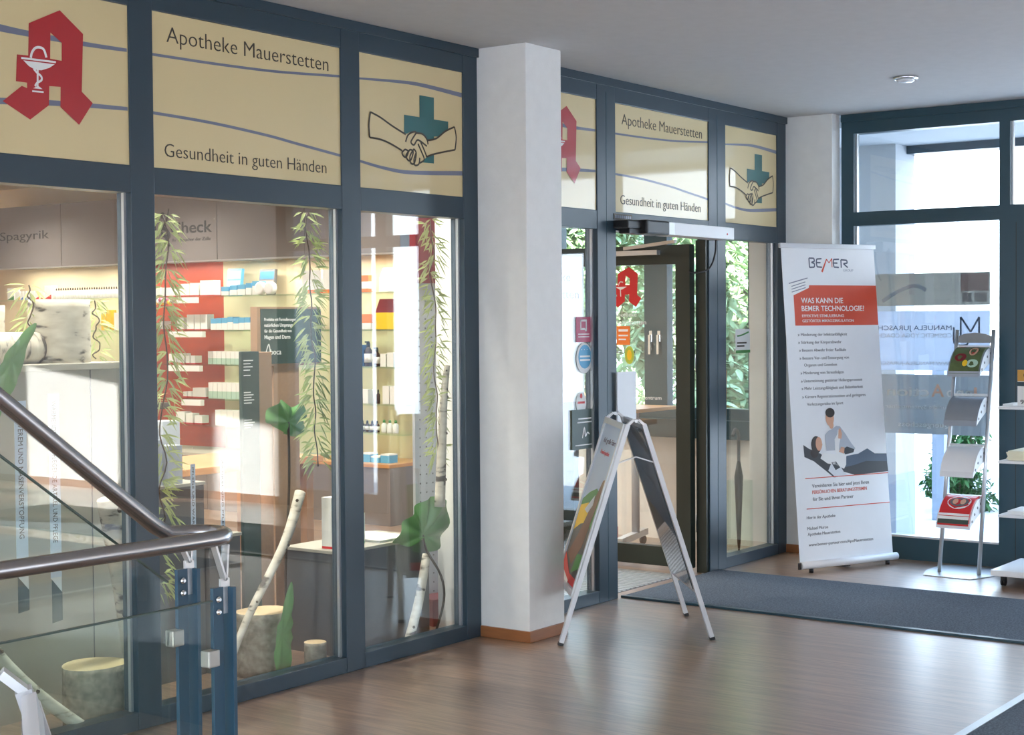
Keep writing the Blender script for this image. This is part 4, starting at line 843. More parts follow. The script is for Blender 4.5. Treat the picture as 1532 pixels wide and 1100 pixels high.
def big_leaf(label, org, xdir, ydir, outline, stem=None, folds=0.04):
    """a large leaf: outline in its own plane, fanned from the stalk point with raised ribs"""
    t = thing('tropical_leaf', label, 'leaf', org, group='large leaves in the shop window'); xd, yd = Vector(xdir).normalized(), Vector(ydir).normalized(); nn = xd.cross(yd)
    O = smooth2(outline + outline[:1], 4)[:-1]; g = G(); n = len(O); rings = []
    c = g.b.verts.new((0, 0, 0))
    for k in (0.35, 0.7, 1.0):
        rings.append([g.b.verts.new(xd * (u * k) + yd * (v * k) + nn * (folds * (k * (0.7 + 0.3 * math.sin(math.atan2(v, u) * 9)) - k * k * 0.9))) for i, (u, v) in enumerate(O)])
    for i in range(n):
        f = g.b.faces.new((c, rings[0][i], rings[0][(i + 1) % n])); f.smooth = True
        for a, b in zip(rings, rings[1:]): f = g.b.faces.new((a[i], b[i], b[(i + 1) % n], a[(i + 1) % n])); f.smooth = True
    g.build('blade', leaf_d, t)
    if stem: G().tube(smooth2(stem, 4), 0.006, n=8).build('stalk', bark_b, t)
    return t
big_leaf('broad shiny green leaf on a curved stalk in the window beside the pillar', (5.945, 0.16, 0.525), (1, 0, 0), (0, -0.15, 1),
         [(0.0, -0.012), (0.03, -0.07), (0.08, -0.10), (0.14, -0.085), (0.18, -0.02), (0.205, 0.06), (0.19, 0.13), (0.13, 0.175), (0.06, 0.185), (0.0, 0.18), (-0.06, 0.15), (-0.10, 0.11), (-0.15, 0.07), (-0.19, 0.02), (-0.205, -0.015), (-0.15, -0.03), (-0.10, -0.045), (-0.04, -0.03)],
         [(0, 0, 0), (0.03, 0.0, -0.08), (0.14, 0.0, -0.22), (0.16, 0.0, -0.35), (0.08, 0.0, -0.52)], 0.05)
big_leaf('long narrow dark green leaf leaning on the stump in the middle window', (4.94, 0.14, 0.20), (1, 0.1, 0.35), (-0.16, -0.1, 1), [(0.0, -0.20), (0.05, -0.17), (0.075, -0.05), (0.09, 0.08), (0.10, 0.20), (0.05, 0.15), (-0.02, 0.05), (-0.055, -0.05), (-0.05, -0.17)], None, 0.02)
big_leaf('dark green leaf hanging by the lying log in the left window', (3.72, 0.36, 1.44), (1, 0.1, 0.2), (0.2, -0.1, 1), [(0.02, -0.16), (0.06, -0.08), (0.07, 0.03), (0.09, 0.13), (0.03, 0.10), (-0.04, 0.03), (-0.06, -0.06), (-0.04, -0.18), (-0.10, -0.30), (-0.02, -0.32)], None, 0.02)
big_leaf('dark leaf fan in the middle window in front of the tall display board', (5.22, 0.36, 1.12), (1, 0, 0.1), (0, -0.2, 1), [(0.0, -0.06), (0.10, -0.09), (0.13, -0.02), (0.09, 0.09), (0.02, 0.06), (-0.05, 0.11), (-0.12, 0.08), (-0.16, 0.03), (-0.10, 0.0)], [(0, 0, 0), (0.02, 0.02, -0.3), (0.0, 0.03, -0.7), (0.01, 0.03, -1.118)], 0.05)
big_leaf('dark leaf at the right edge of the middle window', (5.62, 0.38, 1.13), (1, 0, 0.1), (0, -0.2, 1), [(0.0, -0.12), (0.05, -0.08), (0.07, 0.03), (0.06, 0.15), (0.02, 0.08), (-0.05, 0.02), (-0.05, -0.07)], [(0, 0, 0), (0.02, 0.03, -0.2), (0.0, 0.06, -0.45), (0.01, 0.06, -0.625)], 0.03)
def ribbon_strip(label, x, y, z0, z1, w_, words, tail):
    t = thing('hanging_ribbon', label, 'ribbon', (x, y, z0), FACE_HALL, 'printed ribbons hanging in the shop window')
    H = z1 - z0; G().box(0, w_, tail + 0.06 if tail else 0, H, -0.0006, 0.0006).build('strip', M('ribbon_white', srgb(214, 226, 240), 0.6), t)
    if tail:
        g = G(); g.poly([(0.0, tail + 0.06), (w_, tail + 0.06), (w_, tail - 0.01)], -0.002, -0.001, 1); g.poly([(0.003, 0.0), (w_, 0.006), (w_, tail), (0.003, tail + 0.055)], 0.001, 0.0018, 0); g.build('dark_tail', [dgreen_b, paper], t)
    G().cyl((w_ / 2, H - 0.002, 0), (w_ / 2, TB - z0 - 0.002, -0.03), 0.0004, n=6).build('cord', glass_rail, t)
    if words: text('lettering', [(words, 0, 0, H * 0.62, w_ * 0.42, 0)], dgrey, t, z=0.001, loc=(w_ * 0.28, H * 0.97), rot=(0, 0, -PI / 2))
    return t
ribbon_strip('pale printed ribbon hanging in the left window, nearest the left photo edge', 3.535, 0.10, 0.52, 1.30, 0.052, 'SCHWEREM UND NASENVERSTOPFUNG', 0.08)
ribbon_strip('pale printed ribbon hanging in the left window, second from the left photo edge', 3.685, 0.10, 0.46, 1.32, 0.05, 'WÄRMENDE UND PFLEGENDE ARTIKEL UND PFLEGE', 0.11)
ribbon_strip('narrow pale ribbon hanging in the middle window just right of the garland', 4.40, 0.12, 0.56, 1.00, 0.026, 'PFLEGE UND WÄRME', 0)
ribbon_strip('narrow pale ribbon hanging in the middle window above the bend of the handrail', 4.565, 0.12, 0.52, 1.02, 0.024, 'ARTIKEL UND PFLEGE', 0)

# grey display wall, podiums, display boards
t = thing('display_wall', 'chest-high grey display wall carrying birch logs in the left window', 'display wall', (0, 0, 0))
G().box(3.0, 4.36, 0.50, 0.98, 0, 1.39).build('body', grey_m, t); G().box(2.98, 4.38, 0.48, 1.0, 1.39, 1.42, bev=0.004).build('top_board', grey_m, t)
g = G(); g.box(4.20, 4.204, 0.498, 0.50, 0, 1.39); g.box(3.55, 3.554, 0.498, 0.50, 0, 1.39); g.build('joint', dgrey, t)
def podium(label, x0, x1, y0, y1, h, m):
    t = thing('podium', label, 'podium', (0, 0, 0), group='grey podiums in the shop window'); G().box(x0, x1, y0, y1, 0, h - 0.015).build('body', m, t); G().box(x0 - 0.006, x1 + 0.006, y0 - 0.006, y1 + 0.006, h - 0.015, h, bev=0.002).build('top', grey_m, t)
podium('grey podium with pale cartons at the left of the middle window', 4.50, 4.84, 0.52, 0.9, 0.87, dgrey)
podium('lower grey podium right of the taller one in the middle window', 4.85, 5.04, 0.5, 0.9, 0.62, dgrey)
podium('low wide grey podium reaching from the middle window into the one by the pillar', 5.43, 6.10, 0.25, 0.60, 0.50, dgrey)
def carton(name, label, x, y, z, w_, d_, h, mats=(carton_m,), cap=0.0, foot=0.0, group=None, rz=0.0, cat='carton'):
    g = G(); zs = [0]
    if foot: g.box(-d_ / 2, d_ / 2, -w_ / 2, w_ / 2, 0, foot, 2 if len(mats) > 2 else 1); zs[0] = foot
    top = h - cap if cap else h
    g.box(-d_ / 2, d_ / 2, -w_ / 2, w_ / 2, zs[0], top, 0)
    if cap: g.box(-d_ / 2, d_ / 2, -w_ / 2, w_ / 2, top, h, 1)
    return tag(g.build(name, list(mats), None, (x, y, z + 0.0005), (0, 0, rz)), label, cat, group)
gw = 'cartons on the podiums in the shop window'
for i, (x, y, w_, h) in enumerate(((4.56, 0.58, 0.10, 0.20), (4.68, 0.57, 0.085, 0.17), (4.62, 0.70, 0.13, 0.24), (4.77, 0.70, 0.10, 0.27))):
    carton('carton', ('pale grey carton', 'shorter pale grey carton', 'tall grey carton behind the pale ones', 'tallest grey and red carton')[i] + ' on the tall podium of the middle window', x, y, 0.87, w_, w_, h, (shade_p if i < 3 else sheet_g, red_c), foot=0.02 if i == 3 else 0, group=gw)
for i, (x, y, w_, h) in enumerate(((5.50, 0.36, 0.062, 0.245), (5.61, 0.38, 0.062, 0.165), (5.69, 0.36, 0.05, 0.15))):
    carton('carton', ('tall white carton with red rule', 'medium white carton with blue rule', 'small white carton')[i] + ' on the low podium of the middle window', x, y, 0.50, w_, w_, h, (carton_m, (red_c, blue_l, pgreen)[i]), foot=0.012, group=gw)
stack('paper_stack', 'white leaflets lying on the low podium in the window by the pillar', 5.76, 0.56, 0.50, 0.24, 0.28, 0.012, paper, 4)
t = thing('display_board', 'dark green display board with wooden frame and white writing in the middle window', 'display board', (5.465, 0.80, 1.363), FACE_HALL)
G().box(0, 0.45, 0, 0.295, -0.05, -0.004).build('wooden_frame', brownwood, t); G().box(0.022, 0.45, 0.012, 0.285, -0.0035, 0).build('panel', dgreen_b, t)
text('lettering', [('Produkte mit Formulierungen', 0.045, 0.225, 0.22, 0.016, 0.004), ('natürlichen Ursprungs', 0.045, 0.196, 0.20, 0.018, 0.006), ('für die Gesundheit von', 0.045, 0.168, 0.19, 0.016, 0.004), ('Magen und Darm', 0.045, 0.136, 0.18, 0.020, 0.008)], paper, t, z=0.0008)
g = G(); g.ribbon([(0.05, 0.06), (0.075, 0.11), (0.085, 0.045)], 0.006, 0.0005, 0.001); g.build('emblem_stroke', paper, t)
text('emblem_lettering', [('boca', 0.085, 0.058, 0.075, None, 0)], paper, t, z=0.0008)
G().box(0.12, 0.30, -1.37, 0.0, -0.05, -0.015).build('stand', brownwood, t)
t = thing('display_board', 'tall narrow dark green display column with wood side in the middle window', 'display board', (5.16, 0.60, 0.0), FACE_HALL)
G().box(0.115, 0.20, 0, 1.44, -0.12, -0.002, bev=0.003).build('wooden_side', brownwood, t); G().box(0, 0.115, 0, 1.445, -0.02, 0, bev=0.004).build('panel', dgreen_b, t)
g = G()
for z in (1.40, 1.385, 1.37, 1.355, 1.33, 1.25, 1.238, 1.226, 1.214, 1.20, 1.12, 1.108, 1.096, 1.084): g.box(0.012, 0.05 + 0.03 * ((z * 37) % 1), z, z + 0.005, 0.0002, 0.0008)
g.build('printed_lines', paper, t)
# perforated stand beside the pillar
t = thing('perforated_stand', 'grey perforated goods stand with red header and red foot inside the window by the pillar', 'goods stand', (6.30, 0.50, 0), (0, 0, -0.2))
pg_m = M('perforated_sheet', srgb(176, 180, 186), 0.5)
G().box(0, 0.40, 0, 0.02, 0.04, 1.78).build('panel', pg_m, t)
g = G()
for i in range(9):
    for j in range(34): g.box(0.03 + i * 0.042, 0.038 + i * 0.042, -0.0012, 0.0, 0.10 + j * 0.048, 0.108 + j * 0.048)
o = g.build('holes', dgrey, t); o['kind'] = 'stuff'
G().box(0, 0.40, -0.02, 0.03, 1.78, 2.12).build('header', maroon, t); G().box(-0.02, 0.42, -0.16, 0.2, 0.0, 0.14, bev=0.004).build('foot_box', maroon, t)

# ------------------------------------------------------------------ shop shelving along the street wall
SX = 9.30
BAYS = [(3.12, 4.14, 'cream'), (4.14, 5.16, 'cream'), (5.16, 6.18, 'red'), (6.18, 7.24, 'cream'), (7.24, 8.30, 'cream')]
bl = ['nearest the pillar', 'behind the dark green display board', 'with red back panel', 'with dropper bottles on top', 'at the left photo edge']
for k, (a, b, c) in enumerate(BAYS):
    t = thing('wall_shelf', 'built-in shop shelf unit ' + bl[k], 'shelf unit', (0, 0, 0), group='shop wall shelves')
    G().box(9.68, 9.718, a + 0.33 if k else a, b + 0.33, 0, 2.12).build('back_panel', redpan if c == 'red' else cream_wall, t)
    h = G().box(SX, 9.718, a + 0.004, b - 0.004, 2.12, 2.70).build('header_board', hdr_m, t)
    G().box(SX - 0.004, SX + 0.02, a, b, 2.108, 2.12).build('edge_rail', alu, t)
    for z in (1.815, 1.52, 1.225, 0.93, 0.70): G().box(SX + 0.02, 9.68, a + 0.003, b - 0.003, z - 0.012, z).build('glass_shelf', shelf_glass, t)
    G().box(SX - 0.15, 9.718, a + 0.003, b - 0.003, 0, 0.45).build('base_cabinet', hdr_m, t); G().box(SX - 0.16, 9.718, a, b, 0.45, 0.475).build('counter_top', wood if k == 0 else grey_m, t)
    l = D.lights.new('shelf_lamp', 'AREA'); l.shape = 'RECTANGLE'; l.size = 0.9; l.size_y = 0.05; l.energy = 4; l.color = (1, 0.92, 0.78)
    o = D.objects.new('shelf_lamp', l); COL.objects.link(o); o.location = (SX + 0.12, (a + b) / 2, 2.10); o.rotation_euler = (0, 0, PI / 2)
    if k == 4: text('header_lettering', [('Spagyrik', 0, 0, 0.74, 0.085, -0.005)], letter_g, h, extrude=0.001, m4=Matrix.Translation((SX - 0.001, 8.16, 2.385)) @ Matrix.Rotation(-PI / 2, 4, 'Z') @ Matrix.Rotation(PI / 2, 4, 'X'))
    if k == 2:
        mt = Matrix.Translation((SX - 0.001, 6.20, 2.36)) @ Matrix.Rotation(-PI / 2, 4, 'Z') @ Matrix.Rotation(PI / 2, 4, 'X')
        text('header_lettering', [('Zell', 0.03, 0, 0.24, 0.105, 0.012), ('Check', 0.46, 0, 0.52, 0.105, 0.012), ('Ihr Fitmacher der Zelle', 0.48, -0.07, 0.48, 0.03, 0)], letter_g, h, extrude=0.001, m4=mt)
        g = G(); g.disc(0.36, 0.165, 0.028, 0.03, -0.001, 0.001); g.ribbon([(0.44, 0.22), (0.41, 0.12), (0.34, 0.03), (0.40, -0.03), (0.44, -0.11)], (0.012, 0.03), -0.001, 0.001); g.ribbon([(0.33, 0.10), (0.35, 0.06), (0.42, 0.03), (0.44, -0.03), (0.34, 0.0)], 0.03, -0.001, 0.001); g.build('dancing_figure', letter_g, h).matrix_local = mt
FX = SX + 0.09
SH = {1: 1.815, 2: 1.52, 3: 1.225, 4: 0.93, 5: 0.70}
shn = {1: 'top', 2: 'second', 3: 'third', 4: 'fourth', 5: 'lowest'}
def row(shelf, items, where, desc, group, mats, cap=0.0, foot=0.0, d=0.08, cat='carton', name='carton'):
    """items: (y_left, y_right, height) as seen from the hall, left to right"""
    for i, (yl, yr, h) in enumerate(items):
        lab = desc + (', ' + ORD[i + 1] + ' from left' if len(items) > 1 else '') + ' on ' + shn[shelf] + ' shelf, ' + where
        carton(name, lab, FX + d / 2, (yl + yr) / 2 + 0.09, SH[shelf], abs(yl - yr) * 0.94, d, h, mats, cap, foot, group, cat=cat)
def even(y0, n, w_, h, jit=0.0): return [(y0 - i * w_, y0 - (i + 1) * w_, h + random.uniform(-jit, jit)) for i in range(n)]
RB = 'red-backed bay'; CB = 'bay behind the display board'; PB = 'bay nearest the pillar'
wc = (carton_m, red_c)
row(1, [(6.00, 5.90, 0.08), (5.885, 5.77, 0.08), (5.75, 5.66, 0.08), (5.64, 5.52, 0.11), (5.515, 5.40, 0.115), (5.39, 5.21, 0.135)], RB, 'white carton with red foot line', 'white cartons against the red panel', wc, foot=0.008)
row(2, [(5.92, 5.85, 0.08), (5.69, 5.60, 0.11), (5.56, 5.47, 0.135), (5.465, 5.39, 0.135), (5.385, 5.30, 0.135)], RB, 'upright white carton with red foot line', 'white cartons against the red panel', wc, foot=0.008)
row(3, [(5.80, 5.70, 0.085), (5.69, 5.60, 0.09), (5.58, 5.53, 0.07), (5.52, 5.46, 0.07)], RB, 'small white carton with red foot line', 'white cartons against the red panel', wc, foot=0.008)
row(4, [(5.62, 5.57, 0.05), (5.56, 5.51, 0.05), (5.50, 5.33, 0.085)], RB, 'low white carton with red foot line', 'white cartons against the red panel', wc, foot=0.008)
row(5, [(5.72, 5.60, 0.10), (5.59, 5.50, 0.09), (5.48, 5.38, 0.075)], RB, 'white carton beside the podium boxes', 'white cartons against the red panel', wc, foot=0.008)
for z, y0, y1, s_ in ((1.815, 6.0, 5.41, 'top'), (1.52, 5.76, 5.33, 'second'), (1.225, 5.77, 5.37, 'third'), (0.93, 5.6, 5.36, 'fourth')):
    tag(G().box(SX - 0.03, SX + 0.015, y1, y0, z - 0.062, z - 0.012, bev=0.002).build('shelf_tray', carton_m), 'long white shelf-edge box hooked under the ' + s_ + ' glass shelf against the red panel', 'tray', 'white trays against the red panel')
bc = (carton_m, blue_l)
row(1, [(5.125, 5.03, 0.075), (5.02, 4.93, 0.085), (4.925, 4.83, 0.09), (4.825, 4.76, 0.10), (4.75, 4.66, 0.115)], CB, 'blue-topped white carton', 'blue-topped cartons', bc, cap=0.04)
row(2, even(5.26, 8, 0.069, 0.105, 0.008), CB, 'blue-topped white carton', 'blue-topped cartons', bc, cap=0.045)
row(3, even(5.30, 8, 0.056, 0.11), CB, 'half green white carton', 'green and white cartons', (carton_m, pgreen), foot=0.05)
row(4, even(5.30, 8, 0.057, 0.135), CB, 'pale green striped white carton', 'green and white cartons', (carton_m, pgreen), foot=0.06)
row(5, even(5.22, 6, 0.075, 0.13), CB, 'plain white carton', 'white cartons on the lowest shelf', (carton_m,))
def book(label, y0, y1, h, lean, mats):
    t = thing('book', label, 'book', (SX + 0.22, (y0 + y1) / 2 + 0.2, 1.816), (0, lean, 0), 'books on the top shelf'); w_ = abs(y1 - y0)
    G().box(0, 0.03, -w_ / 2, w_ / 2, 0, h).build('cover', mats[0], t)
    g = G(); g.box(-0.0012, -0.0003, -w_ / 2 + 0.01, w_ / 2 - 0.01, 0.02, h * 0.55, 0); g.box(-0.0012, -0.0003, -w_ / 2 + 0.01, w_ / 2 - 0.01, h * 0.62, h - 0.02, 1); g.build('cover_print', mats[1:], t)
book('light blue book with floral cover standing on the top glass shelf', 5.09, 4.92, 0.235, 0.12, (blue_l, sheet_g, pgreen))
book('dark blue book with portrait cover standing on the top glass shelf', 4.70, 4.52, 0.22, 0.12, (dgrey, skin, blue_d))
for i, y in enumerate((4.625, 4.515)):
    g = G(); g.lathe([(0.05, 0), (0.052, 0.01), (0.052, 0.05), (0.04, 0.055), (0.02, 0.05)])
    tag(g.build('tape_roll', white_m, None, (FX, y + 0.08, 1.867), (0, -PI / 2, 0)), ('left' if i == 0 else 'right') + ' one of two round white rolls on the top shelf below the dark blue book', 'roll', 'white rolls')
row(1, [(4.17, 3.95, 0.19), (3.94, 3.79, 0.19)], PB, 'large orange-footed display carton', 'orange and white cartons', (carton_m, orange_m), foot=0.03, cat='display carton')
row(1, [(3.60, 3.44, 0.135)], PB, 'orange and white carton left of the white pouch', 'orange and white cartons', (carton_m, orange_m, orange_m), cap=0.05, foot=0.03)
row(2, [(3.56, 3.42, 0.12)], PB, 'orange carton with white foot', 'orange and yellow packs', (orange_m, carton_m), foot=0.05)
def bag(label, y, z, w_, h, m0, m1):
    t = thing('paper_bag', label, 'bag', (FX + 0.06, y + 0.09, z + 0.0005), group='standing bags on the shelves')
    g = G(); g.b.free(); g.b = bmesh.new()
    for (z0, z1, s0, s1) in ((0, h * 0.55, 1.0, 1.0), (h * 0.55, h, 1.0, 0.75)):
        A = [g.b.verts.new((sx_ * 0.04 * (s0 if z0 == 0 else 0.8), sy_ * w_ / 2 * s0, z0)) for sx_, sy_ in ((-1, -1), (1, -1), (1, 1), (-1, 1))]
        B = [g.b.verts.new((sx_ * 0.04 * (0.8 if z0 == 0 else 0.15), sy_ * w_ / 2 * s1, z1)) for sx_, sy_ in ((-1, -1), (1, -1), (1, 1), (-1, 1))]
        for i in range(4): g.b.faces.new((A[i], A[(i + 1) % 4], B[(i + 1) % 4], B[i])).material_index = 0 if z0 == 0 else 1
        g.b.faces.new(A[::-1]).material_index = 0; g.b.faces.new(B).material_index = 1
    g.build('pouch', [m0, m1], t)
bag('white pouch with pale top on the top glass shelf near the pillar', 3.28, 1.815, 0.15, 0.19, carton_m, sheet_g)
bag('yellow pouch with maroon top on the second glass shelf near the pillar', 3.30, 1.52, 0.20, 0.24, yellow_m, maroon)
def bottle(label, y, z, r, h, body, cap, group, band=None, pump=False, x=FX + 0.03):
    t = thing('bottle', label, 'bottle', (x, y + 0.09, z + 0.0005), group=group)
    G().lathe([(r * 0.95, 0), (r, 0.004), (r, h * 0.62), (r * 0.5, h * 0.74), (r * 0.4, h * 0.78)], n=12).build('body', body, t)
    g = G(); g.lathe([(r * 0.48, h * 0.78), (r * 0.48, h * 0.9), (r * 0.3, h)], n=10)
    if pump: g.box(-0.035, 0.008, -0.006, 0.006, h - 0.012, h)
    g.build('cap', cap, t)
    if band: G().lathe([(r * 1.02, h * 0.15), (r * 1.02, h * 0.5)], n=12).build('paper_label', band, t)
row(3, [(3.59, 3.53, 0.17)], PB, 'blue carton left of the pump bottles', 'packs near the pillar', (blue_d,))
bottle('tall brown pump bottle on the third glass shelf near the pillar', 3.48, 1.225, 0.033, 0.20, brown_b, black_m, 'brown bottles', paper, True)
bottle('second, slightly smaller brown pump bottle on the third glass shelf near the pillar', 3.39, 1.225, 0.028, 0.15, brown_b, black_m, 'brown bottles', paper, True)
row(3, [(3.33, 3.27, 0.10), (3.26, 3.19, 0.11)], PB, 'pale carton right of pump bottles', 'packs near the pillar', (carton_m,))
row(4, [(3.55, 3.46, 0.11), (3.31, 3.24, 0.14), (3.235, 3.17, 0.14)], PB, 'white carton', 'packs near the pillar', (carton_m,))
bottle('small brown dropper bottle between cartons on the fourth glass shelf near the pillar', 3.38, 0.93, 0.016, 0.11, brown_b, black_m, 'brown bottles')
for i in range(4): bottle('small dark bottle, ' + ORD[i + 1] + ' from left on lowest shelf, bay nearest the pillar', 3.55 - i * 0.052, 0.70, 0.02, 0.09, brown_b, black_m, 'brown bottles', paper)
for i in range(3): bottle('green-capped white bottle, ' + ORD[i + 1] + ' from left on lowest shelf, bay nearest the pillar', 3.32 - i * 0.06, 0.70, 0.024, 0.10, carton_m, green_c, 'green-capped bottles')
for i in range(4): carton('carton', 'light blue tissue box, ' + ORD[i + 1] + ' from left on the wooden counter under the shelves', SX, 3.56 - i * 0.10, 0.475, 0.09, 0.1, 0.05 + 0.02 * (i % 2), (blue_l, carton_m), cap=0.01, group='blue boxes on the counter')
# left window: top shelf
tri = [(8.10, 7.99, 0.115, green_c), (7.98, 7.90, 0.085, yellow_m), (7.895, 7.85, 0.085, blue_d), (7.845, 7.80, 0.085, blue_d), (7.795, 7.74, 0.085, blue_d), (7.735, 7.68, 0.085, blue_d), (7.675, 7.61, 0.085, red_c), (7.605, 7.54, 0.085, red_c), (7.53, 7.42, 0.13, red_c)]
for i, (yl, yr, h, m) in enumerate(tri):
    t = thing('carton', 'slim carton with coloured corner, ' + ORD[i + 1] + ' from left on shelf above birch logs', 'carton', (FX, (yl + yr) / 2 + 0.09, 1.8155), group='corner-printed cartons'); w_ = (yl - yr) * 0.93
    G().box(0, 0.07, -w_ / 2, w_ / 2, 0, h).build('box', carton_m, t)
    q = G(); q.b.faces.new([q.b.verts.new(p) for p in ((-0.001, w_ / 2, 0.003), (-0.001, -w_ / 2, 0.003), (-0.001, -w_ / 2, h * 0.36))]); q.build('corner_print', m, t)
for i in range(30):
    bottle('tiny dropper bottle, ' + ORD[i + 1] + ' from left on the top shelf above the birch logs', 7.385 - i * 0.0345, 1.815, 0.0145, 0.105, carton_m, brown_b, 'dropper bottles', None)
for i, (yl, yr, h, m) in enumerate(((6.76, 6.70, 0.05, yellow_m), (6.69, 6.62, 0.085, yellow_m), (6.58, 6.52, 0.06, carton_m), (6.51, 6.46, 0.075, carton_m), (6.45, 6.40, 0.095, carton_m))):
    carton('carton', ('low yellow pack', 'taller yellow pack', 'low white pack', 'middle white pack', 'tall white pack')[i] + ' right of the thick birch log on the second glass shelf', FX, (yl + yr) / 2, 1.52, yl - yr, 0.06, h + 0.1, (m,), group='packs behind the birch log')
# dark tray of dried wood on a slim stand in the middle window
t = thing('wooden_tray', 'dark wooden tray on a slim stand left in the middle window', 'tray', (4.70, 0.84, 0))
G().box(-0.14, 0.15, -0.10, 0.12, 1.19, 1.22, bev=0.006).build('board', bark_b, t); G().cyl((0, 0, 0.87), (0, 0, 1.19), 0.012).build('stand', dgrey, t)
tag(log_mesh(0.16, 0.03, 12, lobes=0.2).build('bark_piece', [bark_b, cut_m], None, (4.585, 0.84, 1.252), (0, PI / 2, 0.3)), 'brown bark piece on the dark wooden tray', 'bark')
g = G(); rnd = random.Random(5)
for i in range(40): leaf_quad(g, (rnd.uniform(-.05, .05), rnd.uniform(-.03, .03), rnd.uniform(0, .03)), (rnd.uniform(-1, 1), rnd.uniform(-1, 1), rnd.uniform(0, 1)), (0, 0, 1), 0.07, 0.012)
tag(g.build('dried_grass_bunch', leaf_l, None, (4.82, 0.85, 1.222)), 'yellow green grass bunch on the dark wooden tray', 'grass bunch')
g = G()
for i in range(9): g.lathe([(0.002, -0.02), (0.02, -0.01), (0.024, 0.005), (0.012, 0.02)], (SX - 0.05, 5.88 - i * 0.028, 1.772 + 0.012 * ((i * 7) % 3 - 1)), n=8, mi=i % 3)
tag(g.build('paper_flower_garland', [yellow_m, paper, pink_m]), 'pale yellow paper flower garland on the top tray against the red panel', 'garland')
# wooden table inside
t = thing('shop_table', 'wooden table standing behind the podiums in the middle window', 'table', (0, 0, 0))
G().box(5.9, 7.1, 1.9, 2.6, 0.72, 0.76, bev=0.004).build('table_top', wood, t)
for x in (5.95, 7.0):
    for y in (1.95, 2.5): G().box(x, x + 0.06, y, y + 0.06, 0, 0.72).build('leg', brownwood, t)

# things seen through the door
t = thing('overbed_table', 'pale wheeled side table inside the shop behind the open door', 'side table', (9.25, 1.0, 0))
G().beam((-0.36, -0.12, 0.085), (0.22, 0.03, 0.085), 0.05, 0.045).build('foot_bar', white_m, t); G().cyl((0.0, -0.03, 0.10), (0.0, -0.03, 0.95), 0.028).build('post', shade_p, t); G().box(-0.3, 0.3, -0.2, 0.16, 0.95, 0.975, bev=0.004).build('table_top', wood, t)
for x, y in ((-0.30, -0.105), (0.17, 0.015)):
    g = G(); g.cyl((x, y - 0.012, 0.03), (x, y + 0.012, 0.03), 0.03); g.box(x - 0.01, x + 0.01, y - 0.01, y + 0.01, 0.03, 0.07); g.build('castor', dgrey, t)
carton('carton', 'lower red carton on the floor behind the door glass', 9.35, 1.28, 0.0, 0.14, 0.1, 0.12, (red_c, carton_m), cap=0.01, group='red cartons by the door')
carton('carton', 'upper red carton stacked behind the door glass', 9.35, 1.28, 0.121, 0.13, 0.1, 0.11, (red_c, carton_m), foot=0.02, group='red cartons by the door')
t = thing('umbrella_stand', 'clear square umbrella stand inside the pane right of the door', 'umbrella stand', (9.35, 0.22, 0))
g = G(); g.box(-0.07, 0.07, -0.07, -0.064, 0.02, 0.50); g.box(-0.07, 0.07, 0.064, 0.07, 0.02, 0.50); g.box(-0.07, -0.064, -0.064, 0.064, 0.02, 0.50); g.box(0.064, 0.07, -0.064, 0.064, 0.02, 0.50); g.build('glass_walls', glass_rail, t)
G().box(-0.08, 0.08, -0.08, 0.08, 0, 0.02, bev=0.003).build('base', alu, t)
t = thing('umbrella', 'dark umbrella with hooked handle in the clear stand', 'umbrella', (9.35, 0.22, 0.021))
G().tube([(0, 0, 0.0), (0, 0, 0.06), (0, 0, 0.5), (0, 0, 0.60)], [0.006, 0.012, 0.03, 0.012], n=10).build('canopy', black_m, t)
G().tube(smooth2([(0, 0, 0.60), (0, 0, 0.74), (-0.01, 0, 0.80), (-0.05, 0, 0.82), (-0.085, 0, 0.78)], 5), 0.011, n=10).build('handle', dgrey, t)
tag(G().tube([(9.22, 0.27, 0.004), (9.20, 0.24, 1.24)], [0.010, 0.014], n=10).build('walking_stick', wood), 'wooden walking stick leaning in the pane right of the door', 'walking stick')
t = thing('side_counter', 'white goods counter inside the pane left of the door', 'counter', (7.9, 1.25, 0)); G().box(-0.3, 0.3, -0.15, 0.25, 0.70, 0.74, bev=0.003).build('top', white_m, t)
for x in (-0.27, 0.25):
    for y in (-0.13, 0.21): G().box(x, x + 0.025, y, y + 0.025, 0, 0.70).build('leg', alu, t)
G().box(-0.27, 0.27, -0.12, 0.22, 0.35, 0.37).build('shelf', white_m, t)
carton('carton', 'red and white carton on the goods counter left of the door', 7.78, 1.25, 0.37, 0.16, 0.12, 0.10, (red_c, carton_m), foot=0.04, group='red cartons by the door')

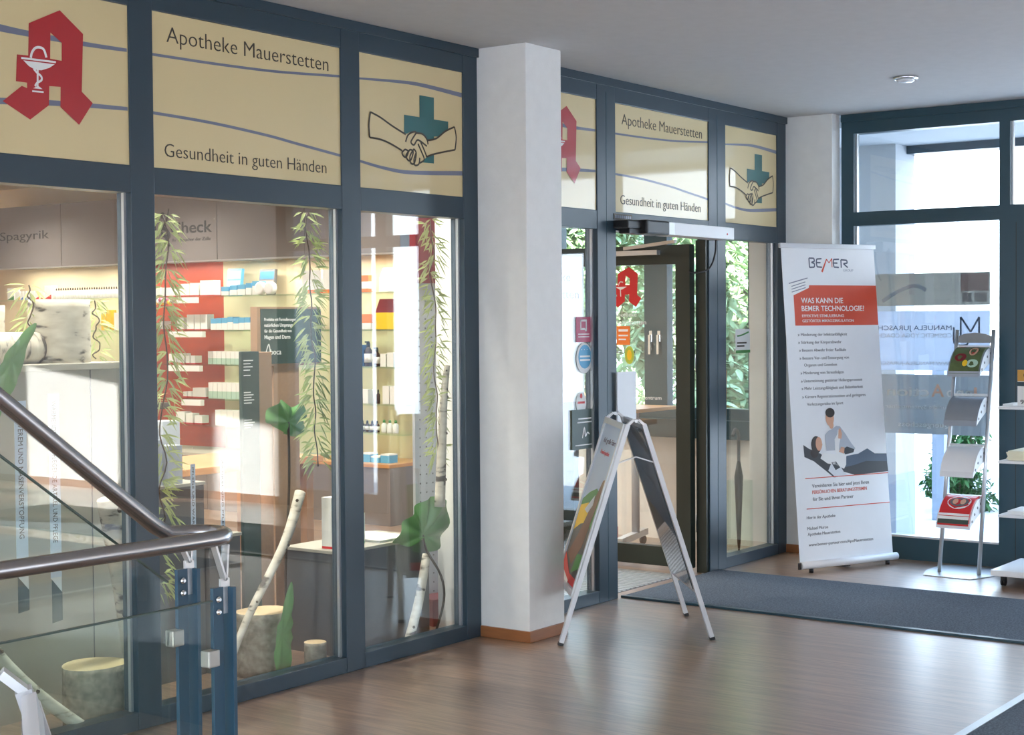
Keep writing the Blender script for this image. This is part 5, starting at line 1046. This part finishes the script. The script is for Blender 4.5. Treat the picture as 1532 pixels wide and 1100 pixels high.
# ------------------------------------------------------------------ outdoors
t = thing('porch_pillar', 'white porch pillar outside the street window', 'pillar', (0, 0, 0))
G().box(10.99, 11.35, -0.21, 0.4, 0.42, 2.86).build('shaft', render_w, t); G().box(10.985, 11.355, -0.215, 0.405, -0.06, 0.42).build('plinth', render_g, t)
struct(G().box(10.55, 10.7, -5.8, -4.55, -0.06, 2.86).build('wall_sky_block', render_g))  # unseen wall added to darken the outdoors mirrored in the shop windows
tag(G().box(12.2, 12.32, -0.12, -0.02, -0.06, 1.25).build('downpipe', render_g), 'blue grey post outside among the hedge plants', 'post')
def shrub(label, name, c, rx, ry, rz, n, L, m, seed, trunk=0.0, cat='shrub', group='greenery outside'):
    t = thing(name, label, cat, (c[0], c[1], -0.06), group=group); rnd = random.Random(seed); g = G()
    blobs = [(Vector((rnd.gauss(0, 0.42) * rx, rnd.gauss(0, 0.42) * ry, trunk + rz + rnd.gauss(0, 0.42) * rz)), rnd.uniform(0.25, 0.5)) for _ in range(16)]
    for i in range(n):
        b, k = blobs[i % 16]; v = Vector((rnd.gauss(0, 1), rnd.gauss(0, 1), rnd.gauss(0, 1))).normalized() * (rnd.random() ** 0.4)
        p = b + Vector((v.x * rx * k, v.y * ry * k, v.z * rz * k)); p.z = max(p.z, 0.02)
        d = Vector((rnd.uniform(-1, 1), rnd.uniform(-1, 1), rnd.uniform(-0.8, 0.5))); leaf_quad(g, p, d, (rnd.uniform(-.5, .5), rnd.uniform(-.5, .5), 1), L * rnd.uniform(0.7, 1.3), L * 0.5)
    g.build('foliage', m, t)
    q = G()
    for b, k in blobs[:8]: q.tube([(rnd.uniform(-.05, .05), rnd.uniform(-.05, .05), 0), (b.x * 0.4, b.y * 0.4, b.z * 0.5), tuple(b)], [0.05 * max(rx, 0.3), 0.03 * max(rx, 0.3), 0.01], n=6)
    q.build('stems', bark_b, t)
shrub('tall dark green hedge shrub outside beside the blue grey post', 'hedge_shrub', (13.0, 0.06), 0.24, 0.26, 0.5, 3600, 0.06, leaf_h, 2)
shrub('low green shrub outside behind the brochure stand', 'hedge_shrub', (13.3, -0.55), 0.25, 0.22, 0.2, 900, 0.06, leaf_h, 3)
for i, (x, y, r, h, tr_) in enumerate(((13.6, 2.75, 0.86, 1.5, 0.0), (13.6, 4.52, 0.86, 1.5, 0.0), (16.2, 4.0, 0.95, 1.9, 0.2), (16.4, 6.1, 1.1, 1.9, 0.2), (19.5, 6.0, 1.2, 2.4, 0.3), (19.8, 9.0, 1.3, 2.4, 0.3))):
    shrub('leafy bush outside the shop, ' + ('nearest the open door', 'low one left of the nearest', 'second row behind the nearest', 'second row further left', 'third row behind the door', 'third row far left')[i], 'garden_bush', (x, y), r, r * 0.8, h, 6500, 0.15, leaf_o, 20 + i, tr_)
t = thing('house', 'pale house front outside across the pavement', 'house', (0, 0, 0)); G().box(30, 36, -16, -4, -0.06, 5.5).build('wall', render_w, t); G().box(29.6, 36.4, -16.4, -3.6, 5.5, 6.0).build('roof', render_g, t)
